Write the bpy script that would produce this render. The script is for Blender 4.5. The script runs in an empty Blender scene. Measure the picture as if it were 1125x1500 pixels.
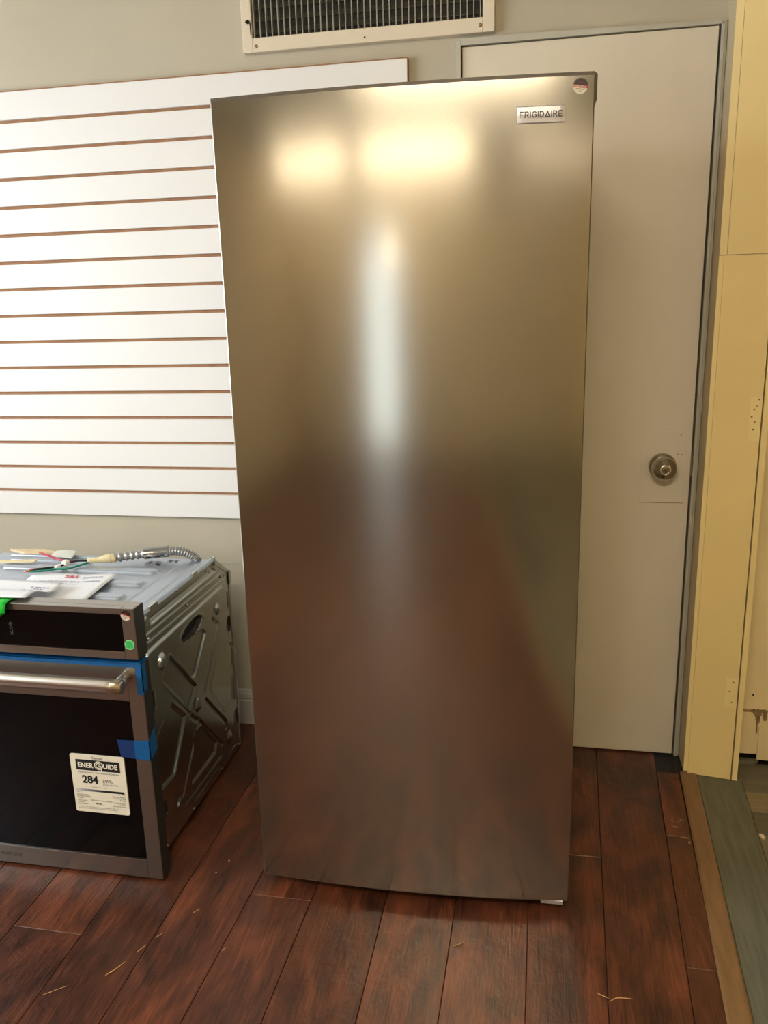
import bpy, math, random
import numpy as np
from mathutils import Matrix, Vector
random.seed(7)
SC = bpy.context.scene
COL = SC.collection
rad = math.radians

# ------------------------------------------------------------------ camera
F_PX = 1206.276
cam_d = bpy.data.cameras.new('camera')
cam_d.sensor_fit = 'VERTICAL'; cam_d.sensor_height = 36.0; cam_d.sensor_width = 27.0
cam_d.lens = F_PX / 1500 * 36
cam_d.clip_start = 0.02
cam = bpy.data.objects.new('camera', cam_d); COL.objects.link(cam)
ROT = Matrix.Rotation(0.1977, 3, 'Z') @ Matrix.Rotation(-0.2459, 3, 'X') @ Matrix.Rotation(0.0267, 3, 'Y')
ROT = ROT @ Matrix(((1, 0, 0), (0, 0, -1), (0, 1, 0)))
cam.matrix_world = Matrix.Translation((0.388, -2.414, 1.378)) @ ROT.to_4x4()
SC.camera = cam

# ------------------------------------------------------------------ world, lights, exposure
world = bpy.data.worlds.new('world'); SC.world = world; world.use_nodes = True
bg = world.node_tree.nodes['Background']
bg.inputs[0].default_value = (0.75, 0.88, 1.0, 1); bg.inputs[1].default_value = 1.6

def area(name, loc, rot, sx, sy, power, col, spread=180):
    l = bpy.data.lights.new(name, 'AREA'); l.shape = 'RECTANGLE'; l.size = sx; l.size_y = sy
    l.energy = power; l.color = col; l.spread = rad(spread)
    o = bpy.data.objects.new(name, l); o.location = loc; o.rotation_euler = rot; COL.objects.link(o)
    return o
# daylight through the shop window in the left wall and the glazed door in the rear wall
area('window_daylight', (-2.62, -1.75, 1.50), (0, rad(-90), 0), 1.2, 2.1, 62, (0.86, 0.94, 1.0))
area('rear_door_daylight', (-0.96, -6.83, 1.0), (rad(90), 0, 0), 0.5, 1.85, 1.35, (1.0, 0.95, 0.82))
WARM = (1.0, 0.865, 0.68)
TUBE = 19.0

vs = SC.view_settings
vs.view_transform = 'Standard'; vs.look = 'None'; vs.gamma = 1; vs.use_curve_mapping = False
vs.exposure = 0.35

# ------------------------------------------------------------------ materials
def lin(c):
    return tuple(((v / 255 + 0.055) / 1.055) ** 2.4 if v / 255 > 0.04045 else v / 255 / 12.92 for v in c) + (1,)

def mat(name, col, rough=0.5, metal=0.0, noise=0.0, nscale=6.0, bump=0.0, bscale=60.0, coat=0.0, emit=None, estr=0.0,
        aniso=0.0, arot=0.25, trans=0.0, stretch=(1, 1, 1), alpha=1.0, spec=0.5):
    m = bpy.data.materials.new(name); m.use_nodes = True
    nt = m.node_tree; n = nt.nodes; b = n['Principled BSDF']
    c = col if len(col) == 4 else lin(col)
    b.inputs['Base Color'].default_value = c
    b.inputs['Roughness'].default_value = rough; b.inputs['Metallic'].default_value = metal
    b.inputs['Coat Weight'].default_value = coat; b.inputs['Specular IOR Level'].default_value = spec
    b.inputs['Transmission Weight'].default_value = trans; b.inputs['Alpha'].default_value = alpha
    geo = n.new('ShaderNodeNewGeometry'); mp = n.new('ShaderNodeMapping'); mp.inputs['Scale'].default_value = stretch
    nt.links.new(geo.outputs['Position'], mp.inputs['Vector'])
    if noise > 0:
        t = n.new('ShaderNodeTexNoise'); t.inputs['Scale'].default_value = nscale; t.inputs['Detail'].default_value = 5
        nt.links.new(mp.outputs[0], t.inputs['Vector'])
        r = n.new('ShaderNodeMapRange'); r.inputs[1].default_value = 0.3; r.inputs[2].default_value = 0.7
        r.inputs[3].default_value = 1 - noise; r.inputs[4].default_value = 1 + noise
        nt.links.new(t.outputs['Fac'], r.inputs[0])
        mx = n.new('ShaderNodeMix'); mx.data_type = 'RGBA'; mx.blend_type = 'MULTIPLY'; mx.inputs[0].default_value = 1
        mx.inputs[6].default_value = c
        nt.links.new(r.outputs[0], mx.inputs[7]); nt.links.new(mx.outputs[2], b.inputs['Base Color'])
    if bump > 0:
        t = n.new('ShaderNodeTexNoise'); t.inputs['Scale'].default_value = bscale; t.inputs['Detail'].default_value = 3
        nt.links.new(mp.outputs[0], t.inputs['Vector'])
        bp = n.new('ShaderNodeBump'); bp.inputs['Strength'].default_value = bump; bp.inputs['Distance'].default_value = 0.002
        nt.links.new(t.outputs['Fac'], bp.inputs['Height']); nt.links.new(bp.outputs[0], b.inputs['Normal'])
    if aniso > 0:
        b.inputs['Anisotropic'].default_value = aniso; b.inputs['Anisotropic Rotation'].default_value = arot
        tg = n.new('ShaderNodeTangent'); tg.direction_type = 'RADIAL'; tg.axis = 'Z'
        nt.links.new(tg.outputs[0], b.inputs['Tangent'])
    if emit:
        b.inputs['Emission Color'].default_value = tuple(emit) + (1,); b.inputs['Emission Strength'].default_value = estr
    return m

M = {}
M['wall'] = mat('wall_paint', (184, 175, 154), 0.7, noise=0.03, nscale=3, bump=0.15, bscale=90)
M['rearwall'] = mat('rear_wall_paint', (206, 190, 160), 0.75, noise=0.05, nscale=1.5)
M['ceiling'] = mat('ceiling_paint', (172, 164, 146), 0.8)
M['slat'] = mat('slat_melamine', (232, 229, 225), 0.45, noise=0.01, nscale=2)
M['mdf'] = mat('raw_mdf', (158, 116, 82), 0.8, noise=0.12, nscale=40)
M['grille'] = mat('grille_enamel', (222, 208, 184), 0.45)
M['bar'] = mat('grille_bar', (150, 146, 132), 0.4)
M['darkduct'] = mat('duct_dark', (26, 24, 22), 0.6)
M['louvre'] = mat('louvre_dark', (70, 66, 58), 0.5)
M['screw'] = mat('screw_steel', (140, 120, 96), 0.35, metal=0.8)
M['door'] = mat('door_paint', (216, 206, 186), 0.45, noise=0.03, nscale=2.2, bump=0.06, bscale=120, stretch=(3, 3, 1))
M['doorpatch'] = mat('door_patch_paint', (207, 198, 179), 0.45)
M['frame'] = mat('frame_paint', (176, 172, 156), 0.4, noise=0.06, nscale=12)
M['jamb'] = mat('jamb_paint', (200, 184, 150), 0.5, noise=0.03, nscale=5)
M['gap'] = mat('shadow_gap', (20, 15, 11), 0.9)
M['yellow'] = mat('yellow_paint', (240, 216, 150), 0.5, noise=0.035, nscale=4, bump=0.1, bscale=70)
M['yellow2'] = mat('yellow_edge_paint', (242, 220, 156), 0.5, noise=0.03, nscale=5)
M['cream'] = mat('cream_panel_paint', (222, 204, 158), 0.6, noise=0.05, nscale=6, bump=0.1)
M['stain'] = mat('adhesive_stain', (150, 122, 78), 0.8, noise=0.25, nscale=60)
M['stain2'] = mat('dark_adhesive', (130, 108, 72), 0.8, noise=0.3, nscale=90)
M['base'] = mat('baseboard_paint', (186, 182, 172), 0.45)
M['chrome'] = mat('satin_chrome', (196, 188, 176), 0.2, metal=1.0)
M['darkmetal'] = mat('dark_keyhole', (40, 36, 32), 0.4, metal=0.8)
M['steel'] = mat('brushed_steel', (188, 183, 169), 0.16, metal=1.0, aniso=0.1, arot=0.25)
M['steel_edge'] = mat('steel_edge', (222, 218, 208), 0.25, metal=1.0)
M['cap'] = mat('door_cap_grey', (84, 72, 56), 0.5)
M['cabinet'] = mat('cabinet_grey', (168, 164, 152), 0.5)
M['badge'] = mat('badge_silver', (205, 203, 204), 0.42, metal=0.75)
M['badge_ink'] = mat('badge_ink', (52, 48, 46), 0.5)
M['osteel'] = mat('oven_steel', (166, 160, 150), 0.33, metal=1.0, noise=0.03, nscale=200, stretch=(0.02, 1, 1))
M['ohandle'] = mat('oven_handle_steel', (206, 194, 180), 0.3, metal=1.0)
M['oside'] = mat('oven_trim_side', (50, 49, 49), 0.4, metal=0.3)
M['oglass'] = mat('oven_black_glass', (6, 6, 7), 0.12, spec=0.3)
M['galv'] = mat('galvanised_side', (198, 197, 188), 0.24, metal=1.0, noise=0.03, nscale=30)
M['galvtop'] = mat('galvanised_top', (186, 193, 203), 0.34, metal=0.8, noise=0.03, nscale=30)
M['hole'] = mat('cavity_dark', (44, 30, 24), 0.7)
M['lining'] = mat('oven_inner_dark', (24, 22, 20), 0.7)
M['bluetape'] = mat('blue_tape', (0, 84, 142), 0.5, noise=0.12, nscale=60)
M['bluetape_thin'] = mat('blue_tape_on_glass', (8, 48, 104), 0.5, noise=0.15, nscale=60)
M['label'] = mat('label_paper', (236, 228, 206), 0.6)
M['ink'] = mat('label_ink', (16, 14, 14), 0.7)
M['ink_grey'] = mat('label_grey_ink', (96, 90, 84), 0.7)
M['green_st'] = mat('green_sticker', (78, 206, 108), 0.55)
M['green_rim'] = mat('green_sticker_rim', (140, 218, 150), 0.55)
M['green_ink'] = mat('green_sticker_ink', (36, 150, 70), 0.55)
M['st_black'] = mat('sticker_black', (44, 22, 22), 0.4)
M['st_red'] = mat('sticker_red', (176, 52, 52), 0.45)
M['st_white'] = mat('sticker_white', (224, 214, 190), 0.5)
M['paper'] = mat('paper_white', (238, 238, 240), 0.7)
M['paper_red'] = mat('paper_red_ink', (206, 60, 90), 0.7)
M['paper_ink'] = mat('paper_grey_ink', (150, 146, 168), 0.7)
M['paper_orange'] = mat('paper_orange_ink', (238, 190, 130), 0.7)
M['green_tag'] = mat('green_plastic', (12, 190, 48), 0.3)
M['hose'] = mat('conduit_steel', (172, 170, 166), 0.36, metal=1.0)
M['sleeve'] = mat('sleeve_steel', (160, 160, 158), 0.26, metal=1.0)
M['masking'] = mat('masking_tape', (232, 214, 168), 0.6, noise=0.05, nscale=90)
M['w_red'] = mat('wire_red', (176, 28, 56), 0.35)
M['w_black'] = mat('wire_black', (18, 22, 34), 0.3)
M['w_green'] = mat('wire_green', (28, 140, 110), 0.35)
M['copper'] = mat('wire_copper', (206, 120, 92), 0.35, metal=0.7)
M['white_pl'] = mat('white_plastic', (240, 238, 228), 0.4)
M['clear_tape'] = mat('clear_tape', (214, 216, 200), 0.3, noise=0.05, nscale=60)
M['foam'] = mat('packing_foam', (222, 196, 156), 0.7, noise=0.1, nscale=40)
M['threshold'] = mat('threshold_greygreen', (98, 98, 82), 0.55, noise=0.22, nscale=26, bump=0.5, bscale=60, stretch=(3, 0.25, 1))
M['reducer'] = mat('reducer_tan', (128, 96, 62), 0.42, noise=0.16, nscale=14, bump=0.2, stretch=(4, 0.6, 1))
M['subfloor'] = mat('subfloor_dark', (22, 13, 9), 0.9)
M['splinter'] = mat('splinter_wood', (206, 160, 104), 0.6)
M['chip'] = mat('white_chip', (222, 206, 176), 0.6)
M['scuff'] = mat('scuffed_finish', (150, 122, 94), 0.7, noise=0.2, nscale=200)
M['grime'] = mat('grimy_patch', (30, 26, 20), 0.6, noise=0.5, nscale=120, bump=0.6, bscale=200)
M['tube'] = mat('lit_tube', (255, 240, 215), 0.5, emit=WARM, estr=TUBE)
M['tube_added'] = mat('lit_tube_added', (255, 240, 215), 0.5, emit=WARM, estr=84.0)
M['tube_dim'] = mat('lit_tube_dim', (255, 240, 215), 0.5, emit=WARM, estr=5.0)
M['enamel'] = mat('white_enamel', (235, 232, 225), 0.4)
M['winframe'] = mat('window_frame_white', (228, 226, 220), 0.4)
mg = mat('window_glass', (255, 255, 255), 0.0, trans=1.0); M['glass'] = mg
for k, c in enumerate([(104, 98, 80), (136, 122, 92), (96, 90, 74), (118, 108, 86)]):
    M['tile%d' % k] = mat('grey_floor_board_%d' % k, c, 0.55, noise=0.14, nscale=30, bump=0.3, stretch=(0.3, 3, 1))

def wood_mat():
    m = bpy.data.materials.new('hand_scraped_wood'); m.use_nodes = True
    nt = m.node_tree; n = nt.nodes; L = nt.links.new; b = n['Principled BSDF']
    geo = n.new('ShaderNodeNewGeometry'); oi = n.new('ShaderNodeObjectInfo')
    mul = n.new('ShaderNodeVectorMath'); mul.operation = 'SCALE'; mul.inputs[0].default_value = (37, 53, 11)
    L(oi.outputs['Random'], mul.inputs['Scale'])
    add = n.new('ShaderNodeVectorMath'); L(geo.outputs['Position'], add.inputs[0]); L(mul.outputs[0], add.inputs[1])
    def mapped(s):
        q = n.new('ShaderNodeMapping'); q.inputs['Scale'].default_value = s; L(add.outputs[0], q.inputs['Vector']); return q
    def noise(src, sc, det=5, dist=0.0, ro=0.55):
        t = n.new('ShaderNodeTexNoise'); t.inputs['Scale'].default_value = sc; t.inputs['Detail'].default_value = det
        t.inputs['Distortion'].default_value = dist; t.inputs['Roughness'].default_value = ro
        L(src.outputs[0], t.inputs['Vector']); return t
    big = noise(mapped((2.6, 1.1, 1)), 3.2, 5, 1.6)
    grain = noise(mapped((14, 1.0, 1)), 6.0, 7, 1.4, 0.65)
    fine = noise(mapped((60, 3.0, 1)), 5.0, 4, 0.4)
    cr = n.new('ShaderNodeValToRGB'); e = cr.color_ramp.elements
    e[0].position = 0.31; e[0].color = lin((32, 20, 14)); e[1].position = 0.67; e[1].color = lin((128, 70, 42))
    x = e.new(0.48); x.color = lin((86, 46, 29))
    mixf = n.new('ShaderNodeMath'); mixf.operation = 'MULTIPLY_ADD'; mixf.inputs[1].default_value = 0.4
    half = n.new('ShaderNodeMath'); half.operation = 'MULTIPLY'; half.inputs[1].default_value = 0.6
    L(big.outputs['Fac'], half.inputs[0]); L(grain.outputs['Fac'], mixf.inputs[0]); L(half.outputs[0], mixf.inputs[2])
    L(mixf.outputs[0], cr.inputs[0])
    tone = n.new('ShaderNodeMapRange'); tone.inputs[3].default_value = 0.72; tone.inputs[4].default_value = 1.12
    L(oi.outputs['Random'], tone.inputs[0])
    f2 = n.new('ShaderNodeMapRange'); f2.inputs[1].default_value = 0.35; f2.inputs[2].default_value = 0.65
    f2.inputs[3].default_value = 0.72; f2.inputs[4].default_value = 1.12; L(fine.outputs['Fac'], f2.inputs[0])
    mm = n.new('ShaderNodeMath'); mm.operation = 'MULTIPLY'; L(tone.outputs[0], mm.inputs[0]); L(f2.outputs[0], mm.inputs[1])
    mx = n.new('ShaderNodeMix'); mx.data_type = 'RGBA'; mx.blend_type = 'MULTIPLY'; mx.inputs[0].default_value = 1
    L(cr.outputs[0], mx.inputs[6]); L(mm.outputs[0], mx.inputs[7]); L(mx.outputs[2], b.inputs['Base Color'])
    rr = n.new('ShaderNodeMapRange'); rr.inputs[3].default_value = 0.24; rr.inputs[4].default_value = 0.44
    L(grain.outputs['Fac'], rr.inputs[0]); L(rr.outputs[0], b.inputs['Roughness'])
    wav = noise(mapped((6, 5.0, 1)), 3.0, 3, 0.5)
    hs = n.new('ShaderNodeMath'); hs.operation = 'MULTIPLY_ADD'; hs.inputs[1].default_value = 0.35
    L(grain.outputs['Fac'], hs.inputs[0]); L(wav.outputs['Fac'], hs.inputs[2])
    bp = n.new('ShaderNodeBump'); bp.inputs['Strength'].default_value = 0.55; bp.inputs['Distance'].default_value = 0.004
    L(hs.outputs[0], bp.inputs['Height']); L(bp.outputs[0], b.inputs['Normal'])
    b.inputs['Specular IOR Level'].default_value = 0.45
    return m
M['wood'] = wood_mat()

# ------------------------------------------------------------------ mesh helpers
class MB:
    def __init__(s): s.v = []; s.f = []; s.sm = []; s.mi = []
    def add(s, vs, fs, smooth=False, mi=0):
        o = len(s.v); s.v += [tuple(v) for v in vs]
        for f in fs: s.f.append(tuple(i + o for i in f)); s.sm.append(smooth); s.mi.append(mi)
        return s
    def box(s, x0, x1, y0, y1, z0, z1, mi=0, bev=0.0):
        if bev <= 0:
            v = [(x, y, z) for z in (z0, z1) for y in (y0, y1) for x in (x0, x1)]
            return s.add(v, [(0, 2, 3, 1), (4, 5, 7, 6), (0, 1, 5, 4), (2, 6, 7, 3), (0, 4, 6, 2), (1, 3, 7, 5)], mi=mi)
        b = bev; C = []; idx = {}
        for ix, x in enumerate((x0, x1)):
            for iy, y in enumerate((y0, y1)):
                for iz, z in enumerate((z0, z1)):
                    sx = b if ix == 0 else -b; sy = b if iy == 0 else -b; sz = b if iz == 0 else -b
                    for k, q in enumerate(((x, y + sy, z + sz), (x + sx, y, z + sz), (x + sx, y + sy, z))):
                        idx[(ix, iy, iz, k)] = len(C); C.append(q)
        I = idx; fs = []
        for a in (0, 1):
            q = [(a, 0, 0, 0), (a, 1, 0, 0), (a, 1, 1, 0), (a, 0, 1, 0)]; fs.append([I[t] for t in (q if a else q[::-1])])
            q = [(0, a, 0, 1), (0, a, 1, 1), (1, a, 1, 1), (1, a, 0, 1)]; fs.append([I[t] for t in (q if a else q[::-1])])
            q = [(0, 0, a, 2), (1, 0, a, 2), (1, 1, a, 2), (0, 1, a, 2)]; fs.append([I[t] for t in (q if a else q[::-1])])
        for a in (0, 1):
            for c in (0, 1):
                fs.append([I[(a, c, 0, 0)], I[(a, c, 1, 0)], I[(a, c, 1, 1)], I[(a, c, 0, 1)]])
                fs.append([I[(a, 0, c, 0)], I[(a, 1, c, 0)], I[(a, 1, c, 2)], I[(a, 0, c, 2)]])
                fs.append([I[(0, a, c, 1)], I[(1, a, c, 1)], I[(1, a, c, 2)], I[(0, a, c, 2)]])
        for a in (0, 1):
            for c in (0, 1):
                for d in (0, 1): fs.append([I[(a, c, d, k)] for k in range(3)])
        return s.add(C, fs, mi=mi)
    def prism(s, pts, axis, a, b, mi=0, smooth=False):
        """polygon in the two other axes, extruded along axis from a to b"""
        def P(p, t):
            return {'z': (p[0], p[1], t), 'y': (p[0], t, p[1]), 'x': (t, p[0], p[1])}[axis]
        n = len(pts); v = [P(p, a) for p in pts] + [P(p, b) for p in pts]
        s.add(v, [tuple(range(n)), tuple(range(n, 2 * n))[::-1]], mi=mi)
        return s.add(v, [(i, (i + 1) % n, (i + 1) % n + n, i + n) for i in range(n)], smooth, mi)
    def tube(s, path, r, seg=10, smooth=True, cap=True, mi=0, rz=None):
        path = [Vector(p) for p in path]; n = len(path); rings = []
        up = Vector((0, 0, 1))
        for i, p in enumerate(path):
            d = (path[min(i + 1, n - 1)] - path[max(i - 1, 0)]).normalized()
            u = d.cross(up)
            if u.length < 1e-3: u = d.cross(Vector((0, 1, 0)))
            u.normalize(); w = u.cross(d).normalized()
            rr = r[i] if isinstance(r, (list, tuple)) else r
            r2 = rz if rz is not None else rr
            rings.append([p + u * rr * math.cos(2 * math.pi * k / seg) + w * r2 * math.sin(2 * math.pi * k / seg) for k in range(seg)])
        v = [q for R in rings for q in R]; fs = []
        for i in range(n - 1):
            for k in range(seg): fs.append((i * seg + k, i * seg + (k + 1) % seg, (i + 1) * seg + (k + 1) % seg, (i + 1) * seg + k))
        s.add(v, fs, smooth, mi)
        if cap: s.add(rings[0], [tuple(range(seg))[::-1]], mi=mi); s.add(rings[-1], [tuple(range(seg))], mi=mi)
        return s
    def lathe(s, c, axis, prof, seg=32, mi=0, caps=True):
        """prof: list of (t, r) along axis (a unit Vector)"""
        c = Vector(c); ax = Vector(axis); u = ax.orthogonal().normalized(); w = ax.cross(u)
        v = [c + ax * t + (u * math.cos(2 * math.pi * k / seg) + w * math.sin(2 * math.pi * k / seg)) * r for t, r in prof for k in range(seg)]
        n = len(prof)
        s.add(v, [(i * seg + k, i * seg + (k + 1) % seg, (i + 1) * seg + (k + 1) % seg, (i + 1) * seg + k) for i in range(n - 1) for k in range(seg)], True, mi)
        if caps: s.add(v[-seg:], [tuple(range(seg))], mi=mi); s.add(v[:seg], [tuple(range(seg))[::-1]], mi=mi)
        return s
    def build(s, name, mats, parent=None, recalc=True):
        me = bpy.data.meshes.new(name); me.from_pydata(s.v, [], s.f)
        for i, q in enumerate(me.polygons): q.use_smooth = s.sm[i]; q.material_index = s.mi[i]
        for m_ in (mats if isinstance(mats, (list, tuple)) else [mats]): me.materials.append(m_)
        if recalc:
            import bmesh
            b = bmesh.new(); b.from_mesh(me); bmesh.ops.remove_doubles(b, verts=b.verts, dist=1e-6) if len(s.v) < 60000 else None
            bmesh.ops.recalc_face_normals(b, faces=b.faces); b.to_mesh(me); b.free()
        return link(name, me, parent)

def link(name, me, parent=None):
    o = bpy.data.objects.new(name, me); COL.objects.link(o)
    if parent is not None:
        o.parent = parent
        if parent.name in PIV: o.matrix_parent_inverse = PIV[parent.name].inverted()
    return o
PIV = {}
def empty(name, label, cat, loc=(0, 0, 0), rz=0.0, group=None, keep=True):
    """Empty at the base; children are written in world coordinates when keep, in the Empty's own otherwise"""
    o = bpy.data.objects.new(name, None); COL.objects.link(o); o.empty_display_size = 0.05
    o.location = loc; o.rotation_euler = (0, 0, rz); o['label'] = label; o['category'] = cat
    if group: o['group'] = group
    if keep: PIV[o.name] = Matrix.Translation(loc) @ Matrix.Rotation(rz, 4, 'Z')
    return o
def tag(o, label, cat, group=None, kind=None):
    o['label'] = label; o['category'] = cat
    if group: o['group'] = group
    if kind: o['kind'] = kind
    return o
def struct(o, label, cat):
    o['kind'] = 'structure'; o['label'] = label; o['category'] = cat; return o
def plabel(o, t): o['label'] = t; return o

def text_mesh(mb, txt, size, x, z, y, mi=0, align='LEFT', bold=0.0, sx=1.0, ext=0.0001, frame=None):
    """lettering facing -Y with its baseline at (x, z); frame maps (u, v, w) to world when given"""
    cu = bpy.data.curves.new('t', 'FONT'); cu.body = txt; cu.size = size; cu.align_x = align; cu.offset = bold; cu.extrude = 0
    cu.resolution_u = 3
    o = bpy.data.objects.new('t', cu); COL.objects.link(o); bpy.context.view_layer.update()
    me = bpy.data.meshes.new_from_object(o.evaluated_get(bpy.context.evaluated_depsgraph_get()))
    if frame: vs_ = [frame(x + v.co.x * sx, z + v.co.y) for v in me.vertices]
    else: vs_ = [(x + v.co.x * sx, y, z + v.co.y) for v in me.vertices]
    mb.add(vs_, [tuple(p.vertices) for p in me.polygons], mi=mi)
    bpy.data.objects.remove(o); bpy.data.curves.remove(cu); bpy.data.meshes.remove(me)

# ------------------------------------------------------------------ room shell
CEIL = 2.60; XL = -2.6; YR = -6.9; XR = 2.5
wb = MB()
wb.box(XL - 0.1, 0.131, 0.018, 0.15, 0, CEIL); wb.box(0.131, 0.80, 0.018, 0.15, 2.045, CEIL)
wb.box(0.80, 0.96, 0.018, 0.15, 0, CEIL)
wall_back = struct(wb.build('wall_back', M['wall']), 'greige painted wall behind the slatted panel and steel freezer', 'wall')
PIV[wall_back.name] = Matrix.Identity(4)
seam = MB().box(-0.86, -0.585, 0.0165, 0.019, 0.571, 0.5735).build('wall_seam', M['frame'], wall_back)

# left wall with shop window
wl = MB()
WY0, WY1, WZ0, WZ1 = -2.8, -0.70, 0.9, 2.1
wl.box(XL - 0.12, XL, YR, WY0, 0, CEIL); wl.box(XL - 0.12, XL, WY1, 0.018, 0, CEIL)
wl.box(XL - 0.12, XL, WY0, WY1, 0, WZ0); wl.box(XL - 0.12, XL, WY0, WY1, WZ1, CEIL)
struct(wl.build('wall_left', M['rearwall']), 'left side wall with the wide shop window', 'wall')
w1 = MB()
for z in (WZ0, WZ1 - 0.04): w1.box(XL - 0.09, XL - 0.03, WY0, WY1, z, z + 0.04)
for y in (WY0, (WY0 + WY1) / 2 - 0.02, WY1 - 0.04): w1.box(XL - 0.09, XL - 0.03, y, y + 0.04, WZ0 + 0.04, WZ1 - 0.04)
win = struct(w1.build('window_1', M['winframe']), 'wide shop window frame in the left wall', 'window')

# rear wall with glazed door, and the right part
wr = MB()
DX0, DX1, DZ = -1.27, -0.65, 2.05
wr.box(XL - 0.1, DX0, YR - 0.12, YR, 0, CEIL); wr.box(DX1, XR, YR - 0.12, YR, 0, CEIL); wr.box(DX0, DX1, YR - 0.12, YR, DZ, CEIL)
struct(wr.build('wall_rear', M['rearwall']), 'cream wall at the shop front, behind the camera', 'wall')
d2 = MB()
d2.box(DX0, DX0 + 0.05, YR - 0.09, YR - 0.03, 0, DZ); d2.box(DX1 - 0.05, DX1, YR - 0.09, YR - 0.03, 0, DZ)
d2.box(DX0, DX1, YR - 0.09, YR - 0.03, DZ - 0.06, DZ); d2.box(DX0, DX1, YR - 0.09, YR - 0.03, 0, 0.1)
struct(d2.build('door_2', M['winframe']), 'glazed entrance door frame in the rear wall', 'door')

wrt = MB()
wrt.box(0.96, XR, 0.0, 0.15, 0.172, CEIL)
wall_right = struct(wrt.build('wall_right', M['cream']), 'cream yellow wall to the right of the door casing', 'wall')
PIV[wall_right.name] = Matrix.Identity(4)
struct(MB().box(XR, XR + 0.12, YR, 0.15, 0, CEIL).build('wall_side', M['yellow']), 'yellow side wall at the far right of the shop', 'wall')
struct(MB().box(XL - 0.1, XR + 0.1, YR - 0.1, 0.15, CEIL, CEIL + 0.1).build('ceiling', M['ceiling']), 'off-white shop ceiling', 'ceiling')

MB().box(0.96, XR, 0.03, 0.15, -0.012, 0.172).build('shadow_gap', M['gap'], wall_right)
# baseboard on the back wall, stepped profile
bbp = [(0.018, 0.0), (0.004, 0.0), (0.004, 0.085), (0.008, 0.09), (0.006, 0.094), (0.006, 0.108), (0.012, 0.122), (0.018, 0.124)]
bb = MB().prism(bbp, 'x', XL, 0.125)
struct(bb.build('baseboard_back', M['base']), 'grey painted baseboard between the oven and the freezer', 'baseboard')
# right hand baseboard board, a little skewed
bl = MB().box(0.961, XR, -0.004, 0.12, 0.028, 0.166, bev=0.002)
base_r = struct(bl.build('baseboard_right', M['cream']), 'low cream board under the yellow wall at right edge', 'baseboard')
PIV[base_r.name] = Matrix.Identity(4)
MB().box(1.036, XR, -0.008, -0.004, 0.012, 0.12, bev=0.001).build('board', M['cream'], base_r)
st = MB().box(0.961, 1.20, -0.0015, 0.05, 0.164, 0.174)
st.build('stain_band', M['stain'], base_r)
sp = MB(); rr = random.Random(3)
for cx, cz, w_, h_ in ((1.03, 0.165, 0.013, 0.014), (1.045, 0.172, 0.012, 0.006), (1.031, 0.145, 0.006, 0.018), (1.030, 0.115, 0.003, 0.018), (1.05, 0.155, 0.006, 0.016), (1.018, 0.172, 0.010, 0.005)):
    n_ = 12; pts = [(cx + w_ * math.cos(6.283 * k / n_) * rr.uniform(.6, 1.2), cz + h_ * math.sin(6.283 * k / n_) * rr.uniform(.6, 1.2)) for k in range(n_)]
    sp.prism(pts, 'y', -0.0065 - rr.uniform(0, .002), -0.002)
plabel(sp.build('adhesive_blob', M['stain2'], base_r), 'brown dried adhesive smear')
dots = MB()
for x, z in ((1.013, 0.222), (1.052, 0.088), (0.973, 0.045)):
    dots.lathe((x, -0.0005 if z > .17 else -0.0045, z), (0, -1, 0), [(0, 0.003), (0.0008, 0.0025)], 10)
dots.build('nail_hole', M['gap'], base_r)
for k in range(7):
    MB().box(1.068, 1.09, -0.0095, -0.007, 0.040 + k * 0.0065, 0.0425 + k * 0.0065).build('slot', M['gap'], base_r)

# ------------------------------------------------------------------ floor
fl = MB().box(XL - 0.1, XR + 0.1, YR - 0.1, 0.16, -0.06, -0.014)
floor = struct(fl.build('floor', M['subfloor']), 'hand-scraped reddish brown plank floor', 'floor')
PIV[floor.name] = Matrix.Identity(4)
# seams as (x at y=-0.1, x at y=-1.2)
seams = [(-2.62, -2.62), (-2.46, -2.46), (-2.29, -2.29), (-2.12, -2.12), (-1.95, -1.95), (-1.78, -1.78), (-1.61, -1.61), (-1.44, -1.44), (-1.275, -1.275), (-1.11, -1.11), (-0.965, -0.962),
         (-0.808, -0.802), (-0.636, -0.627), (-0.458, -0.463), (-0.270, -0.302), (-0.132, -0.143), (0.026, 0.045), (0.2, 0.205), (0.370, 0.374), (0.563, 0.531), (0.736, 0.692), (0.800, 0.756)]
def seam_x(s_, y):
    a, b = s_; y = max(y, -2.2); return a + (b - a) * (-0.1 - y) / 1.1
joints = {10: [-0.55], 11: [-0.99], 12: [-1.9], 13: [-0.35], 14: [-0.80], 15: [-1.7], 16: [-0.5], 17: [-1.5], 18: [-0.53], 19: [-1.75], 20: [-0.413, -0.868], 21: []}
GAP = 0.0006
def quad_board(c, z0, z1, b, name, m, parent):
    """c: four corners (x, y) counter-clockwise; top edge bevelled by b"""
    cx = sum(p[0] for p in c) / 4; cy = sum(p[1] for p in c) / 4
    def ins(p): return (p[0] + (b if p[0] < cx else -b), p[1] + (b if p[1] < cy else -b))
    v = [(p[0], p[1], z0) for p in c] + [(p[0], p[1], z1 - b) for p in c] + [ins(p) + (z1,) for p in c]
    f = [(3, 2, 1, 0), (8, 9, 10, 11)]
    for o in (0, 4): f += [(o + i, o + (i + 1) % 4, o + 4 + (i + 1) % 4, o + 4 + i) for i in range(4)]
    return MB().add(v, f).build(name, m, parent)
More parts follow.
